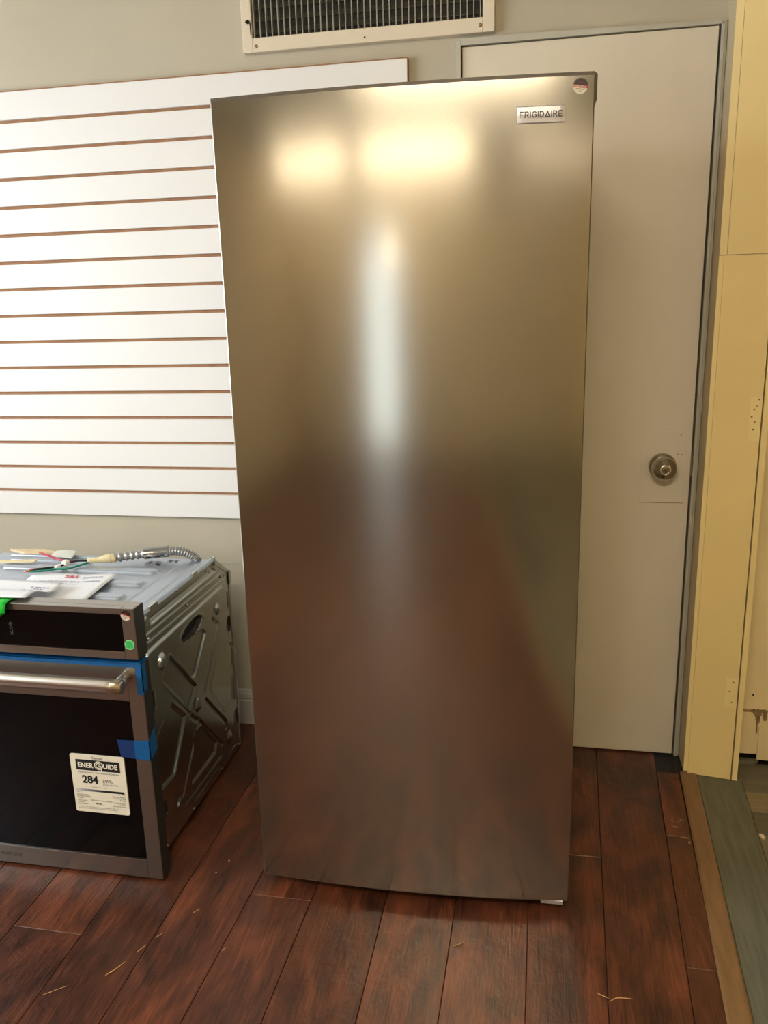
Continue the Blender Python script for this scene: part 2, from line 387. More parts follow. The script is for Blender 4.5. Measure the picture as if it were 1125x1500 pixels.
for i in range(len(seams) - 1):
    js = list(joints.get(i, [-random.uniform(0.2, 1.3)])); y = min(js) if js else 0.0
    while y > YR: y -= 1.22; js.append(max(y, YR))
    ys = [0.016 if i < 20 else -0.098] + sorted(js, reverse=True)
    for a, b in zip(ys[:-1], ys[1:]):
        if a - b < 0.02: continue
        segs = [a, b]
        L0, R0 = seams[i], seams[i + 1]
        c = [(seam_x(L0, b) + GAP, b + GAP), (seam_x(R0, b) - GAP, b + GAP), (seam_x(R0, a) - GAP, a - GAP), (seam_x(L0, a) + GAP, a - GAP)]
        quad_board(c, -0.012, 0.0, 0.0011, 'plank', M['wood'], floor)
# dark worn corner under the door
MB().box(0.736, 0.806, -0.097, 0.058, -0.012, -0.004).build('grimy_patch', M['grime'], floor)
# reducer strip and threshold board
def sl(a, b, y): return a + (b - a) * (-0.12 - y) / 0.82
def long_strip(name, ax, bx, y0, y1, m, prof):
    """prof: (fraction across, z)"""
    v = []; n_ = len(prof)
    for y in (y0, y1):
        yy = max(y, -2.0); l = sl(ax[0], ax[1], yy); r_ = sl(bx[0], bx[1], yy)
        v += [(l + (r_ - l) * t, y, z) for t, z in prof]
    return v, [(k, k + 1, k + 1 + n_, k + n_) for k in range(n_ - 1)] + [tuple(range(n_))[::-1], tuple(range(n_, 2 * n_))]
def strip_obj(name, ax, bx, ys, m, prof, lab, cat):
    mb = MB()
    for a, b in zip(ys[:-1], ys[1:]):
        v, f = long_strip(name, ax, bx, a, b, m, prof); mb.add(v, f)
    o = mb.build(name, m); return struct(o, lab, cat)
strip_obj('trim_1', (0.803, 0.764), (0.848, 0.812), (-0.09, -2.0, YR), M['reducer'], [(0, -0.013), (0, 0.001), (0.1, 0.004), (0.9, 0.006), (1.0, 0.004), (1.0, -0.013)], 'tan wooden transition strip along the plank floor edge', 'transition strip')
strip_obj('trim_2', (0.849, 0.813), (0.972, 0.932), (-0.10, -2.0, YR), M['threshold'], [(0, -0.013), (0, 0.0), (0.02, 0.002), (0.97, 0.002), (1.0, 0.0), (1.0, -0.013)], 'weathered grey-green threshold board beside the tan strip', 'threshold')
# grey boards beyond the threshold, running across
ysq = [-0.004, -0.085, -0.165, -0.262, -0.37, -0.50, -0.62, -0.75, -0.88, -1.0, -1.2, -1.4, -1.7, -2.0, -2.3, -2.6, -3.0]
tones = [2, 0, 1, 2, 3, 0, 2, 1, 3, 0, 2, 3, 0, 1, 2, 3]
for k in range(len(ysq) - 1):
    a, b = ysq[k], ysq[k + 1]
    xl = lambda y: (sl(0.974, 0.934, max(y, -2.0)) if y < -0.12 else 0.974)
    quad_board([(xl(b), b + 0.001), (XR, b + 0.001), (XR, a - 0.001), (xl(a), a - 0.001)], -0.014, -0.002, 0.0015, 'floor_board', M['tile%d' % tones[k]], floor)
MB().box(0.975, XR, YR, -3.0, -0.014, -0.002).build('floor_board', M['tile0'], floor)
# broken edge pieces below the cream board
MB().prism([(0.962, -0.018), (1.03, -0.010), (1.045, 0.0), (0.962, 0.0)], 'z', -0.002, 0.012).build('broken_tile', M['tile0'], floor)
MB().prism([(0.962, -0.095), (0.99, -0.098), (0.99, -0.07), (0.962, -0.068)], 'z', -0.002, 0.003).build('broken_tile', M['tile2'], floor)
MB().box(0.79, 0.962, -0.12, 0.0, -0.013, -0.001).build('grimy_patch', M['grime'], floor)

# worn pale patches in the finish by the tan strip
rr = random.Random(11); sc_ = MB()
for cx, cy, w_, h_ in ((0.770, -0.414, 0.014, 0.004), (0.742, -0.409, 0.020, 0.0022), (0.779, -0.432, 0.003, 0.010), (0.752, -0.370, 0.007, 0.006), (0.762, -0.345, 0.004, 0.003), (0.748, -0.342, 0.005, 0.003), (0.772, -0.335, 0.004, 0.004)):
    n_ = 9; sc_.prism([(cx + w_ * math.cos(6.283 * k / n_) * rr.uniform(.5, 1.2), cy + h_ * math.sin(6.283 * k / n_) * rr.uniform(.5, 1.2)) for k in range(n_)], 'z', -0.001, 0.0004)
plabel(sc_.build('worn_finish', M['scuff'], floor), 'pale scuffed spots in the finish')

# ------------------------------------------------------------------ slatted panel
SP = 0.0762 * 1.06; ZB = 0.728
slw = empty('slatted_wall_panel', 'white slatted display panel with brown grooves on the wall', 'wall panel', (-1.2, 0.018, ZB))
MB().box(-2.56, 0.0, 0.0095, 0.018, ZB, ZB + 16 * SP).build('backing_board', M['mdf'], slw)
for k in range(16):
    z0 = ZB + k * SP + (0.0048 if k else 0.0); z1 = ZB + (k + 1) * SP - (0.0048 if k < 15 else 0.0)
    MB().box(-2.56, 0.0, 0.0, 0.0095, z0, z1, bev=0.0006).build('slat', M['slat'], slw)
MB().box(-2.56, 0.0005, -0.0004, 0.018, ZB + 16 * SP, ZB + 16 * SP + 0.003).build('edge_strip', M['mdf'], slw)
MB().box(0.0, 0.0025, 0.0, 0.018, ZB, ZB + 16 * SP + 0.003).build('edge_strip', M['mdf'], slw)

# ------------------------------------------------------------------ vent grille
VX0, VX1, VZ0 = -0.459, 0.234, 2.066; IX0, IX1, IZ0 = -0.430, 0.203, 2.102; VZ1 = 2.46; IZ1 = 2.42
vent = empty('vent_grille', 'cream framed air vent with thin vertical bars above the slatted panel', 'vent', ((VX0 + VX1) / 2, 0.018, VZ0))
def ring(mb, x0, x1, z0, z1, ix0, ix1, iz0, iz1, y0, y1, bev=0.001):
    mb.box(x0, ix0, y0, y1, z0, z1, bev=bev); mb.box(ix1, x1, y0, y1, z0, z1, bev=bev)
    mb.box(ix0, ix1, y0, y1, z0, iz0, bev=bev); mb.box(ix0, ix1, y0, y1, iz1, z1, bev=bev)
f_ = MB(); ring(f_, VX0, VX1, VZ0, VZ1, IX0, IX1, IZ0, IZ1, -0.004, 0.018, 0.0015); f_.build('frame', M['grille'], vent)
MB().box(IX0, IX1, 0.016, 0.0178, IZ0, IZ1).build('duct', M['darkduct'], vent)
bar0 = None
nb = 37
for k in range(nb):
    x = IX0 + 0.006 + (IX1 - IX0 - 0.012) * k / (nb - 1)
    if bar0 is None:
        bar0 = MB().box(-0.0013, 0.0013, -0.001, 0.010, IZ0, IZ1).build('bar', M['bar'], vent); bar0.location.x = x
        bar0.matrix_parent_inverse = PIV[vent.name].inverted()
    else:
        o = link('bar', bar0.data, vent); o.location.x = x
for k in range(10):
    z = IZ0 + 0.012 + k * 0.031
    MB().prism([(0.0105, z), (0.0155, z + 0.012), (0.0155, z + 0.014), (0.0105, z + 0.002)], 'x', IX0, IX1).build('louvre', M['louvre'], vent)
for x, z in ((-0.420, 2.080), (0.197, 2.083)):
    MB().lathe((x, -0.004, z), (0, -1, 0), [(0, 0.005), (0.0015, 0.0045), (0.0025, 0.002)], 14).build('screw', M['screw'], vent)
MB().lathe((-0.113, -0.004, 2.079), (0, -1, 0), [(0, 0.0025), (0.0006, 0.002)], 10).build('screw_hole', M['gap'], vent)
lv = MB().tube([(-0.446, -0.006, 2.142), (-0.438, -0.012, 2.144), (-0.432, -0.010, 2.138), (-0.432, -0.008, 2.108)], 0.0016, 8)
lv.lathe((-0.440, -0.004, 2.142), (0, -1, 0), [(0, 0.005), (0.004, 0.005)], 12)
plabel(lv.build('damper_lever', M['darkmetal'], vent), 'small dark damper lever')

# ------------------------------------------------------------------ plain door
door = MB().box(0.149, 0.7935, 0.004, 0.044, 0.005, 2.036, bev=0.0015)
door_o = struct(door.build('door_1', M['door']), 'plain cream flush door with round steel knob behind the freezer', 'door')
PIV[door_o.name] = Matrix.Identity(4)
MB().box(0.658, 0.779, 0.0032, 0.006, 0.806, 1.011, bev=0.0003).build('patch_plate', M['door'], door_o)
MB().box(0.657, 0.779, 0.0026, 0.0045, 0.8045, 0.8062).build('patch_seam', M['stain'], door_o)
kx, kz = 0.717, 0.912
kn = MB().lathe((kx, 0.0032, kz), (0, -1, 0), [(0, 0.0385), (0.004, 0.038), (0.008, 0.035), (0.012, 0.028), (0.015, 0.018), (0.020, 0.017), (0.025, 0.0235), (0.031, 0.0315), (0.038, 0.0345), (0.046, 0.0335), (0.055, 0.0275), (0.063, 0.0165), (0.0675, 0.0098), (0.0660, 0.0092)], 40)
kn_o = plabel(kn.build('door_knob', M['chrome'], door_o), 'round satin chrome knob with key cylinder')
MB().lathe((kx, 0.0032 - 0.0658, kz), (0, -1, 0), [(0, 0.009), (0.0015, 0.0088), (0.0016, 0.0075)], 20).build('key_cylinder', M['screw'], kn_o)
MB().prism([(kx - 0.0045, kz + 0.003), (kx - 0.003, kz + 0.0045), (kx + 0.0045, kz - 0.003), (kx + 0.003, kz - 0.0045)], 'y', -0.0645, -0.0650).build('keyhole', M['gap'], kn_o)
MB().box(0.7925, 0.7975, 0.0005, 0.010, 0.885, 0.945, bev=0.0005).build('strike_plate', M['chrome'], door_o)
dd = MB()
for x, z in ((0.763, 1.003), (0.757, 0.947), (0.768, 0.946)): dd.lathe((x, 0.0038, z), (0, -1, 0), [(0, 0.0022), (0.0012, 0.0018)], 8)
dd.build('filled_hole', M['stain'], door_o)
# door frame: thin painted strips proud of the wall, dark gap behind
fr = MB()
fr.box(0.133, 0.146, -0.004, 0.06, 0, 2.052, bev=0.001)
fr.prism([(0.131, 2.039), (0.131, 2.055), (0.30, 2.055), (0.803, 2.047), (0.803, 2.038)], 'y', -0.003, 0.05)
fr.box(0.7985, 0.8065, -0.003, 0.06, 0, 2.043, bev=0.0008)
fr.box(0.807, 0.813, 0.002, 0.06, 0, 2.043, bev=0.0008)
frame_o = struct(fr.build('trim_3', M['frame']), 'narrow grey-green painted frame around the plain door', 'door frame')
struct(MB().box(0.131, 0.813, 0.06, 0.07, 0, 2.06).build('trim_4', M['gap']), 'dark gap around the plain door', 'door frame')

# ------------------------------------------------------------------ yellow casing post
PZ = CEIL
def wx(y, t=0): return 0.812 + t
post = MB().prism([(0.814, 0.018), (0.813, -0.093), (0.942, -0.113), (0.942, 0.018)], 'z', 0.006, PZ)
post_o = struct(post.build('trim_5', M['jamb']), 'yellow painted casing post standing right of the door', 'casing')
PIV[post_o.name] = Matrix.Identity(4)
def fy(x): return -0.0938 - (x - 0.812) * 0.1538
def facing(x0, x1, z0, z1, th, name, m):
    c = [(x0, fy(x0) - th), (x1, fy(x1) - th), (x1, fy(x1) + 0.001), (x0, fy(x0) + 0.001)]
    return MB().prism(c, 'z', z0, z1).build(name, m, post_o)
facing(0.8127, 0.8242, 0.012, 1.478, 0.0035, 'edge_board', M['yellow2'])
facing(0.8127, 0.8300, 1.480, PZ, 0.0030, 'edge_board', M['yellow2'])
facing(0.8248, 0.9410, 0.004, 1.478, 0.0035, 'face_board', M['yellow'])
facing(0.8310, 0.9410, 1.480, PZ, 0.0035, 'face_board', M['yellow'])
MB().prism([(0.8242, fy(0.8242) - 0.001), (0.8242, -0.09), (0.8248, -0.09), (0.8248, fy(.8248) - 0.001)], 'z', 0.01, PZ).build('seam', M['gap'], post_o)
# stop strip to the right, with a dark seam that is open in places
MB().prism([(0.9445, -0.119), (0.9585, -0.121), (0.960, 0.0), (0.9445, 0.0)], 'z', 0.004, PZ).build('stop_strip', M['yellow2'], post_o)
MB().prism([(0.9410, -0.108), (0.9447, -0.108), (0.9447, 0.0), (0.9410, 0.0)], 'z', 0.004, PZ).build('seam', M['gap'], post_o)
for z0, z1, x0, hs in ((1.005, 1.122, 0.912, ((0.933, 1.115), (0.929, 1.098), (0.923, 1.088), (0.918, 1.069), (0.926, 1.056), (0.924, 1.036))), (0.234, 0.326, 0.908, ((0.928, 0.312), (0.920, 0.283), (0.927, 0.250)))):
    facing(x0, 0.9400, z0, z1, 0.0042, 'mortise_patch', M['yellow2'])
    for x, z in hs:
        MB().lathe((x, fy(x) - 0.0038, z), (0, -1, 0), [(0, 0.0026), (0.001, 0.0022)], 8).build('screw_hole', M['stain2'], post_o)

# ------------------------------------------------------------------ steel upright freezer
FX0, FX1, FY, FZ0, FZ1 = -0.3637, 0.3637, 0.0, 0.036, 1.771
fz = empty('upright_freezer', 'tall stainless steel upright freezer with a gently bowed door', 'freezer', (0.0985, -0.756, 0.0), 0.0248, keep=False)
BOW = 0.021; NS = 28
def fyc(x): return -BOW * (1 - (x / FX1) ** 2)
cols = [FX0 + 0.0022] + [FX0 + 0.006 + (FX1 - FX0 - 0.012) * k / NS for k in range(NS + 1)] + [FX1 - 0.0022]
bz = 0.0022
zs = [FZ0 + bz] + [FZ0 + 0.01 + (FZ1 - FZ0 - 0.02) * k / 6 for k in range(7)] + [FZ1 - bz]
dm = MB(); nC = len(cols); nZ = len(zs)
v = [(x, fyc(x), z) for z in zs for x in cols]
dm.add(v, [(j * nC + i, j * nC + i + 1, (j + 1) * nC + i + 1, (j + 1) * nC + i) for j in range(nZ - 1) for i in range(nC - 1)], True)
fd = dm.build('door_panel', M['steel'], fz, recalc=False)
# folded edges of the steel skin, door sides and end caps
for sx, xe, em in ((1, FX1, 'cap'), (-1, FX0, 'steel_edge')):
    ed = MB()
    a = xe - sx * 0.0022
    ed.add([(a, fyc(a), FZ0 + bz), (a, fyc(a), FZ1 - bz), (xe, 0.0015, FZ1 - bz), (xe, 0.0015, FZ0 + bz), (xe, 0.050, FZ1 - bz), (xe, 0.050, FZ0 + bz)], [(0, 1, 2, 3), (3, 2, 4, 5)])
    plabel(ed.build('door_edge', M[em], fz), 'bright folded steel edge' if sx < 0 else 'dark grey door edge')
def capring(z0, z1, inset, name, m):
    xs_ = [FX0 + inset] + [FX0 + 0.006 + (FX1 - FX0 - 0.012) * k / NS for k in range(NS + 1)] + [FX1 - inset]
    pts = [(x, fyc(x) + inset * 0.5) for x in xs_] + [(FX1 - inset, 0.055), (FX0 + inset, 0.055)]
    return MB().prism(pts, 'z', z0, z1).build(name, m, fz)
capring(FZ1 - bz, FZ1 + 0.004, 0.0012, 'top_cap', M['cap'])
capring(FZ0, FZ0 + bz, 0.0012, 'bottom_cap', M['cap'])
MB().box(FX0 + 0.012, FX1 - 0.006, 0.050, 0.066, FZ0 + 0.02, FZ1 - 0.01).build('gasket', M['gap'], fz)
MB().box(FX0 + 0.001, FX1 + 0.0018, 0.066, 0.68, 0.045, 1.762, bev=0.004).build('cabinet', M['cabinet'], fz)
hg = MB().box(FX1 - 0.07, FX1 + 0.0045, 0.006, 0.14, FZ1 - 0.044, FZ1 + 0.004, bev=0.003)
hg.build('hinge_cover', M['cap'], fz)
MB().box(FX0 + 0.01, FX1 - 0.01, 0.075, 0.085, 0.008, 0.045).build('kick_grille', M['lining'], fz)
bh = MB().box(FX1 - 0.062, FX1 - 0.012, -0.001, 0.07, 0.024, 0.0345, bev=0.001)
plabel(bh.build('bottom_hinge', M['badge'], fz), 'light grey bottom hinge bracket')
for x in (FX0 + 0.05, FX1 - 0.05):
    for y in (0.11, 0.64):
        MB().lathe((x, y, 0.0), (0, 0, 1), [(0, 0.02), (0.012, 0.02), (0.014, 0.008), (0.05, 0.008)], 16).build('foot', M['lining'], fz)
# badge, following the bowed door: corner positions in the freezer's own axes
def onface(dx): return lambda u, w: (u, fyc(u) - dx, w)
BX0, BX1, BZ0, BZ1 = 0.2255, 0.3115, 1.692, 1.7215
bv = []; nb_ = 10; prof = [(0.0, 0.0), (0.0015, 0.0025), (0.5, 0.0042), (0.9985, 0.0025), (1.0, 0.0)]
xsb = [BX0 + (BX1 - BX0) * k / nb_ for k in range(nb_ + 1)]
hb = BZ1 - BZ0
vb = [(x, fyc(x) - d * (0.55 if k_ in (0, nb_) else 1), BZ0 + (t if t in (0.0, 1.0, 0.5) else (0.06 if t < .5 else 0.94)) * hb) for k_, x in enumerate(xsb) for t, d in prof]
n5 = 5
bd = MB().add(vb, [(i * n5 + j, (i + 1) * n5 + j, (i + 1) * n5 + j + 1, i * n5 + j + 1) for i in range(nb_) for j in range(4)], False)
bd.add([vb[j] for j in range(5)], [(0, 1, 2, 3, 4)]); bd.add([vb[nb_ * n5 + j] for j in range(5)], [(4, 3, 2, 1, 0)])
bd_o = bd.build('name_badge', M['badge'], fz)
# lettering as strokes
LT = {'F': ([[(0, 0), (0, 1), (.62, 1)], [(0, .52), (.52, .52)]], .62), 'R': ([[(0, 0), (0, 1), (.45, 1), (.62, .88), (.62, .62), (.45, .5), (0, .5)], [(.36, .5), (.66, 0)]], .66),
      'I': ([[(0, 0), (0, 1)]], .0), 'G': ([[(.72, .86), (.5, 1), (.25, .97), (.06, .78), (0, .5), (.06, .22), (.25, .03), (.5, 0), (.72, .14), (.74, .48), (.42, .48)]], .74),
      'D': ([[(0, 0), (0, 1), (.34, 1), (.6, .85), (.7, .5), (.6, .15), (.34, 0), (0, 0)]], .7), 'A': ([[(0, 0), (.38, 1), (.76, 0), (0, 0)]], .76), 'E': ([[(.6, 1), (0, 1), (0, 0), (.6, 0)], [(0, .5), (.52, .5)]], .6)}
def strokes(mb, word, x0, z0, h, adv, th, pos, mi=0):
    x = x0
    for ch in word:
        st_, w_ = LT[ch]
        for pl in st_:
            for (a, b), (c, d) in zip(pl[:-1], pl[1:]):
                p = Vector((x + a * h, z0 + b * h)); q = Vector((x + c * h, z0 + d * h)); t = (q - p); t.normalize(); nrm = Vector((-t.y, t.x)) * th / 2
                p2 = p - t * th / 2; q2 = q + t * th / 2
                mb.add([pos(*(p2 + nrm)), pos(*(q2 + nrm)), pos(*(q2 - nrm)), pos(*(p2 - nrm))], [(0, 1, 2, 3)], mi=mi)
        x += w_ * h + adv
    return x
bt = MB(); wd = sum(LT[c][1] for c in 'FRIGIDAIRE') * 0.0092 + 9 * 0.0035
strokes(bt, 'FRIGIDAIRE', (BX0 + BX1) / 2 - wd / 2, BZ0 + 0.0100, 0.0092, 0.0035, 0.0016, lambda u, w: (u, fyc(u) - 0.0052, w))
bt.build('lettering', M['badge_ink'], bd_o)

def round_sticker(parent, cx, cz, r, pos, tilt=-0.14):
    """black top, red band, white foot, set on the surface given by pos(u, w, lift)"""
    s_ = MB(); n_ = 30
    for (lo, hi, mi) in ((0.12, 1.0, 0), (-0.22, 0.12, 1), (-1.0, -0.22, 2)):
        pts = []
        m_ = 16
        for k in range(m_ + 1):
            w = lo + (hi - lo) * k / m_; pts.append((math.sqrt(max(0, 1 - w * w)), w))
        for k in range(m_, -1, -1):
            w = lo + (hi - lo) * k / m_; pts.append((-math.sqrt(max(0, 1 - w * w)), w))
        out = []
        for a, b in pts:
            out.append(pos(cx + r * (a * math.cos(tilt) - b * math.sin(tilt)), cz + r * (a * math.sin(tilt) + b * math.cos(tilt)), 0.0006))
        nn = m_ + 1
        s_.add(out, [(k, k + 1, 2 * nn - 2 - k, 2 * nn - 1 - k) for k in range(nn - 1)], mi=mi)
    fr_ = lambda u, w: pos(cx + r * (u * math.cos(tilt) - w * math.sin(tilt)), cz + r * (u * math.sin(tilt) + w * math.cos(tilt)), 0.0011)
    o = s_.build('round_sticker', [M['st_black'], M['st_red'], M['st_white']], parent)
    t_ = MB()
    text_mesh(t_, 'STAR DEALS', 0.34, -0.92, -0.17, 0, 0, 'LEFT', 0.006, 0.92, frame=fr_)
    text_mesh(t_, 'YEAR', 0.22, -0.3, 0.35, 0, 1, 'LEFT', 0.0, 1.3, frame=fr_)
    text_mesh(t_, 'WARRANTY', 0.22, -0.55, -0.47, 0, 2, 'LEFT', 0.004, 1.0, frame=fr_)
    text_mesh(t_, 'OVEN' if r < 0 else 'LTD', 0.22, -0.22, -0.75, 0, 2, 'LEFT', 0.006, 1.1, frame=fr_)
    t_.build('print', [M['st_white'], M['st_red'], M['ink']], o)
    return plabel(o, 'round sticker, black above, red band, white below')
round_sticker(fz, 0.3377, 1.7515, 0.0133, lambda u, w, l: (u, fyc(u) - l, w))

# ------------------------------------------------------------------ wall oven standing on the floor
OXR, OXL = -0.522, -1.278; BXR, BXL = -0.556, -1.244; YF = -0.80; YB = -0.755
ov = empty('wall_oven', 'stainless and black built-in oven with ribbed metal body standing on the floor', 'oven', (-0.9, -0.45, 0.0))
core = MB().prism([(YB, 0.014), (-0.150, 0.014), (-0.150, 0.594), (-0.258, 0.660), (YB, 0.660)], 'x', BXL + 0.01, BXR - 0.012)
core.build('body', M['lining'], ov)
def sdseg(P, a, b):
    a = np.array(a); b = np.array(b); ab = b - a; t = np.clip(((P - a) @ ab) / (ab @ ab), 0, 1)
    return np.linalg.norm(P - a - t[..., None] * ab, axis=-1)
def sdpoly(P, pts):
    d = np.full(P.shape[:-1], 1e9); ins = np.zeros(P.shape[:-1], bool); n_ = len(pts)
    for i in range(n_):
        a = pts[i]; b = pts[(i + 1) % n_]; d = np.minimum(d, sdseg(P, a, b))
        c = ((a[1] > P[..., 1]) != (b[1] > P[..., 1])) & (P[..., 0] < (b[0] - a[0]) * (P[..., 1] - a[1]) / (b[1] - a[1] + 1e-12) + a[0])
        ins ^= c
    return np.where(ins, -d, d)
def sstep(x, a, b): t = np.clip((x - a) / (b - a), 0, 1); return t * t * (3 - 2 * t)
Z_ = 0.728
def Zs(l): return [(a, b + Z_) for a, b in l]
# side panel: pressed sheet
NU, NV = 210, 230
zz = np.linspace(0.012, 0.674, NV); U = np.linspace(0, 1, NU)
yb = np.where(zz < 0.6, -0.140, -0.140 - 0.110 * np.clip((zz - 0.6) / 0.075, 0, 1))
Y2 = YB + 0.002 + U[None, :] * (yb[:, None] - YB - 0.002); Z2 = np.repeat(zz[:, None], NU, 1)
P = np.stack([Y2, Z2], -1); H = np.zeros_like(Y2)
main = Zs([(-0.705, -0.45), (-0.705, -0.175), (-0.69, -0.160), (-0.205, -0.155), (-0.168, -0.180), (-0.165, -0.66), (-0.19, -0.69), (-0.69, -0.70), (-0.705, -0.69)])
H += 0.006 * (1 - sstep(sdpoly(P, main), -0.004, 0.003))
polys = [Zs([(-0.531, -0.222), (-0.514, -0.219), (-0.377, -0.229), (-0.358, -0.244), (-0.441, -0.331), (-0.463, -0.331), (-0.534, -0.242)]),
         Zs([(-0.184, -0.352), (-0.159, -0.384), (-0.185, -0.537), (-0.258, -0.530), (-0.344, -0.423), (-0.289, -0.358)]),
         Zs([(-0.583, -0.222), (-0.448, -0.369), (-0.493, -0.408), (-0.627, -0.265)]),
         Zs([(-0.598, -0.35), (-0.531, -0.417), (-0.619, -0.533), (-0.690, -0.531), (-0.688, -0.40)]),
         Zs([(-0.475, -0.50), (-0.425, -0.505), (-0.345, -0.600), (-0.355, -0.622), (-0.520, -0.622)])]
for pl in polys:
    sd = sdpoly(P, pl) - 0.006; H += -0.0055 * (1 - sstep(sd, -0.007, 0.001)) + 0.0012 * np.exp(-((sd - 0.003) / 0.003) ** 2)
lines = [([(-0.3, -0.224), (-0.289, -0.239), (-0.264, -0.253), (-0.396, -0.409)], 0.006), ([(-0.49, -0.435), (-0.475, -0.453), (-0.45, -0.47), (-0.582, -0.626), (-0.619, -0.594)], 0.005),
         ([(-0.391, -0.437), (-0.26, -0.579), (-0.263, -0.595)], 0.006), ([(-0.442, -0.477), (-0.303, -0.629)], 0.004), ([(-0.571, -0.657), (-0.314, -0.659)], 0.004), ([(-0.511, -0.681), (-0.19, -0.690)], 0.005),
         ([(-0.177, -0.19), (-0.177, -0.236)], 0.005)]
for pl, w_ in lines:
    pl = Zs(pl); d = np.full(Y2.shape, 1e9)
    for a, b in zip(pl[:-1], pl[1:]): d = np.minimum(d, sdseg(P, a, b))
    H -= 0.0045 * (1 - sstep(d, w_ * 0.3, w_ * 1.25))
for zc, y0, y1, s_ in ((0.609, -0.70, -0.20, 1), (0.592, -0.70, -0.17, -1), (0.640, -0.655, -0.25, -1), (0.626, -0.655, -0.235, 1)):
    d = sdseg(P, (y0, zc), (y1, zc)); H += s_ * 0.0022 * (1 - sstep(d, 0.001, 0.005))
d = sdpoly(P, [(-0.652, 0.626), (-0.655, 0.645), (-0.27, 0.656), (-0.235, 0.630)]); H -= 0.003 * (1 - sstep(d, -0.003, 0.002))
d = sdpoly(P, [(-0.70, 0.628), (-0.70, 0.655), (-0.672, 0.655), (-0.672, 0.628)]); H += 0.003 * (1 - sstep(d, -0.003, 0.002))
for (y, z), (ry, rz_), h in (((-0.63, 0.519), (0.020, 0.022), 0.011), ((-0.264, 0.521), (0.014, 0.017), 0.009), ((-0.446, 0.306), (0.016, 0.020), 0.010), ((-0.248, 0.092), (0.017, 0.019), 0.009), ((-0.61, 0.095), (0.015, 0.017), 0.008)):
    q = ((Y2 - y) / ry) ** 2 + ((Z2 - z) / rz_) ** 2; H += h * np.sqrt(np.clip(1 - q, 0, 1))
HOLE = np.zeros_like(H, bool)
c_, s_ = math.cos(0.10), math.sin(0.10); dy, dz = Y2 + 0.443, Z2 - 0.531
q = ((dy * c_ + dz * s_) / 0.066) ** 2 + ((-dy * s_ + dz * c_) / 0.021) ** 2
H += 0.002 * np.exp(-((q - 1.35) / 0.25) ** 2); HOLE |= q < 1
for y, z, w_, h_ in ((-0.184, 0.443, 0.012, 0.024), (-0.179, 0.129, 0.012, 0.026), (-0.697, 0.441, 0.010, 0.026), (-0.689, 0.132, 0.010, 0.022)):
    d = sdseg(P, (y, z - h_ + w_), (y, z + h_ - w_)) - w_; HOLE |= d < 0; H += 0.0015 * np.exp(-((d - 0.003) / 0.003) ** 2)
Hs = np.where(HOLE, -0.010, H)
side_v = np.stack([BXR - 0.004 + Hs, Y2, Z2], -1).reshape(-1, 3)
def gridmesh(name, V, nu, nv, mats, mi, parent):
    me = bpy.data.meshes.new(name); idx = np.arange(nu * nv).reshape(nv, nu)
    F = np.stack([idx[:-1, :-1], idx[:-1, 1:], idx[1:, 1:], idx[1:, :-1]], -1).reshape(-1, 4)
    me.from_pydata(V.tolist(), [], F.tolist())
    me.polygons.foreach_set('use_smooth', [True] * len(F))
    if mi is not None: me.polygons.foreach_set('material_index', mi.astype(int).reshape(-1).tolist())
    for m_ in mats: me.materials.append(m_)
    me.update(); return link(name, me, parent)
HF = (HOLE[:-1, :-1] | HOLE[1:, 1:] | HOLE[:-1, 1:] | HOLE[1:, :-1])
side_o = gridmesh('side_panel', side_v, NU, NV, [M['galv'], M['hole']], HF, ov)
side_o['label'] = 'pressed galvanised side panel with embossed braces and cut-outs'
for y, z in ((-0.498, 0.662), (-0.445, 0.600), (-0.677, 0.599), (-0.451, 0.566), (-0.205, 0.601), (-0.685, 0.022), (-0.517, 0.020), (-0.308, 0.018), (-0.165, 0.020), (-0.29, 0.645)):
    MB().lathe((BXR - 0.003, y, z), (1, 0, 0), [(0, 0.0048), (0.002, 0.0045), (0.0034, 0.002)], 12).build('screw', M['chrome'], side_o)
# top: ribbed sheet
NX, NY = 230, 190
xg = np.linspace(BXL, BXR, NX); yg = np.linspace(YB + 0.002, -0.252, NY)
X2, Yt = np.meshgrid(xg, yg); P = np.stack([X2, Yt], -1); H = np.zeros_like(X2)
for yc, xa, xb, hw in ((-0.592, -1.15, -0.655, 0.020), (-0.488, -1.12, -0.655, 0.020), (-0.388, -1.15, -0.662, 0.020), (-0.325, -1.17, -0.90, 0.010), (-0.280, -1.20, -0.83, 0.009), (-0.690, -1.15, -0.655, 0.020)):
    d = sdseg(P, (xa + hw, yc), (xb - hw, yc)) - hw; H += 0.0085 * (1 - sstep(d, -0.006, 0.001))
for x0_, y1_ in ((-0.640, -0.335), (-0.590, -0.300)):
    d = np.abs(X2 - x0_) + np.where(Yt > y1_, (Yt - y1_) * 1.0, 0); H += 0.0035 * (1 - sstep(d, 0.0008, 0.004))
H += 0.006 * sstep(X2, BXR - 0.016, BXR - 0.011) - 0.010 * sstep(X2, BXR - 0.004, BXR)
Hh = np.zeros_like(H, bool)
for x, y in ((-0.735, -0.300), (-0.712, -0.300), (-0.699, -0.309), (-0.680, -0.285), (-0.662, -0.285)):
    Hh |= (np.abs(X2 - x) < 0.0065) & (np.abs(Yt - y) < 0.012)
H = np.where(Hh, H - 0.006, H)
top_v = np.stack([X2, Yt, 0.669 + H], -1).reshape(-1, 3)
HF = (Hh[:-1, :-1] & Hh[1:, 1:])
top_o = gridmesh('top_panel', top_v, NX, NY, [M['galvtop'], M['hole']], HF, ov)
top_o['label'] = 'ribbed galvanised top panel'
for y0, y1 in ((-0.66, -0.62), (-0.40, -0.375)):
    MB().box(BXR - 0.006, BXR + 0.0018, y0, y1, 0.662, 0.6765).build('edge_tab', M['galv'], ov)
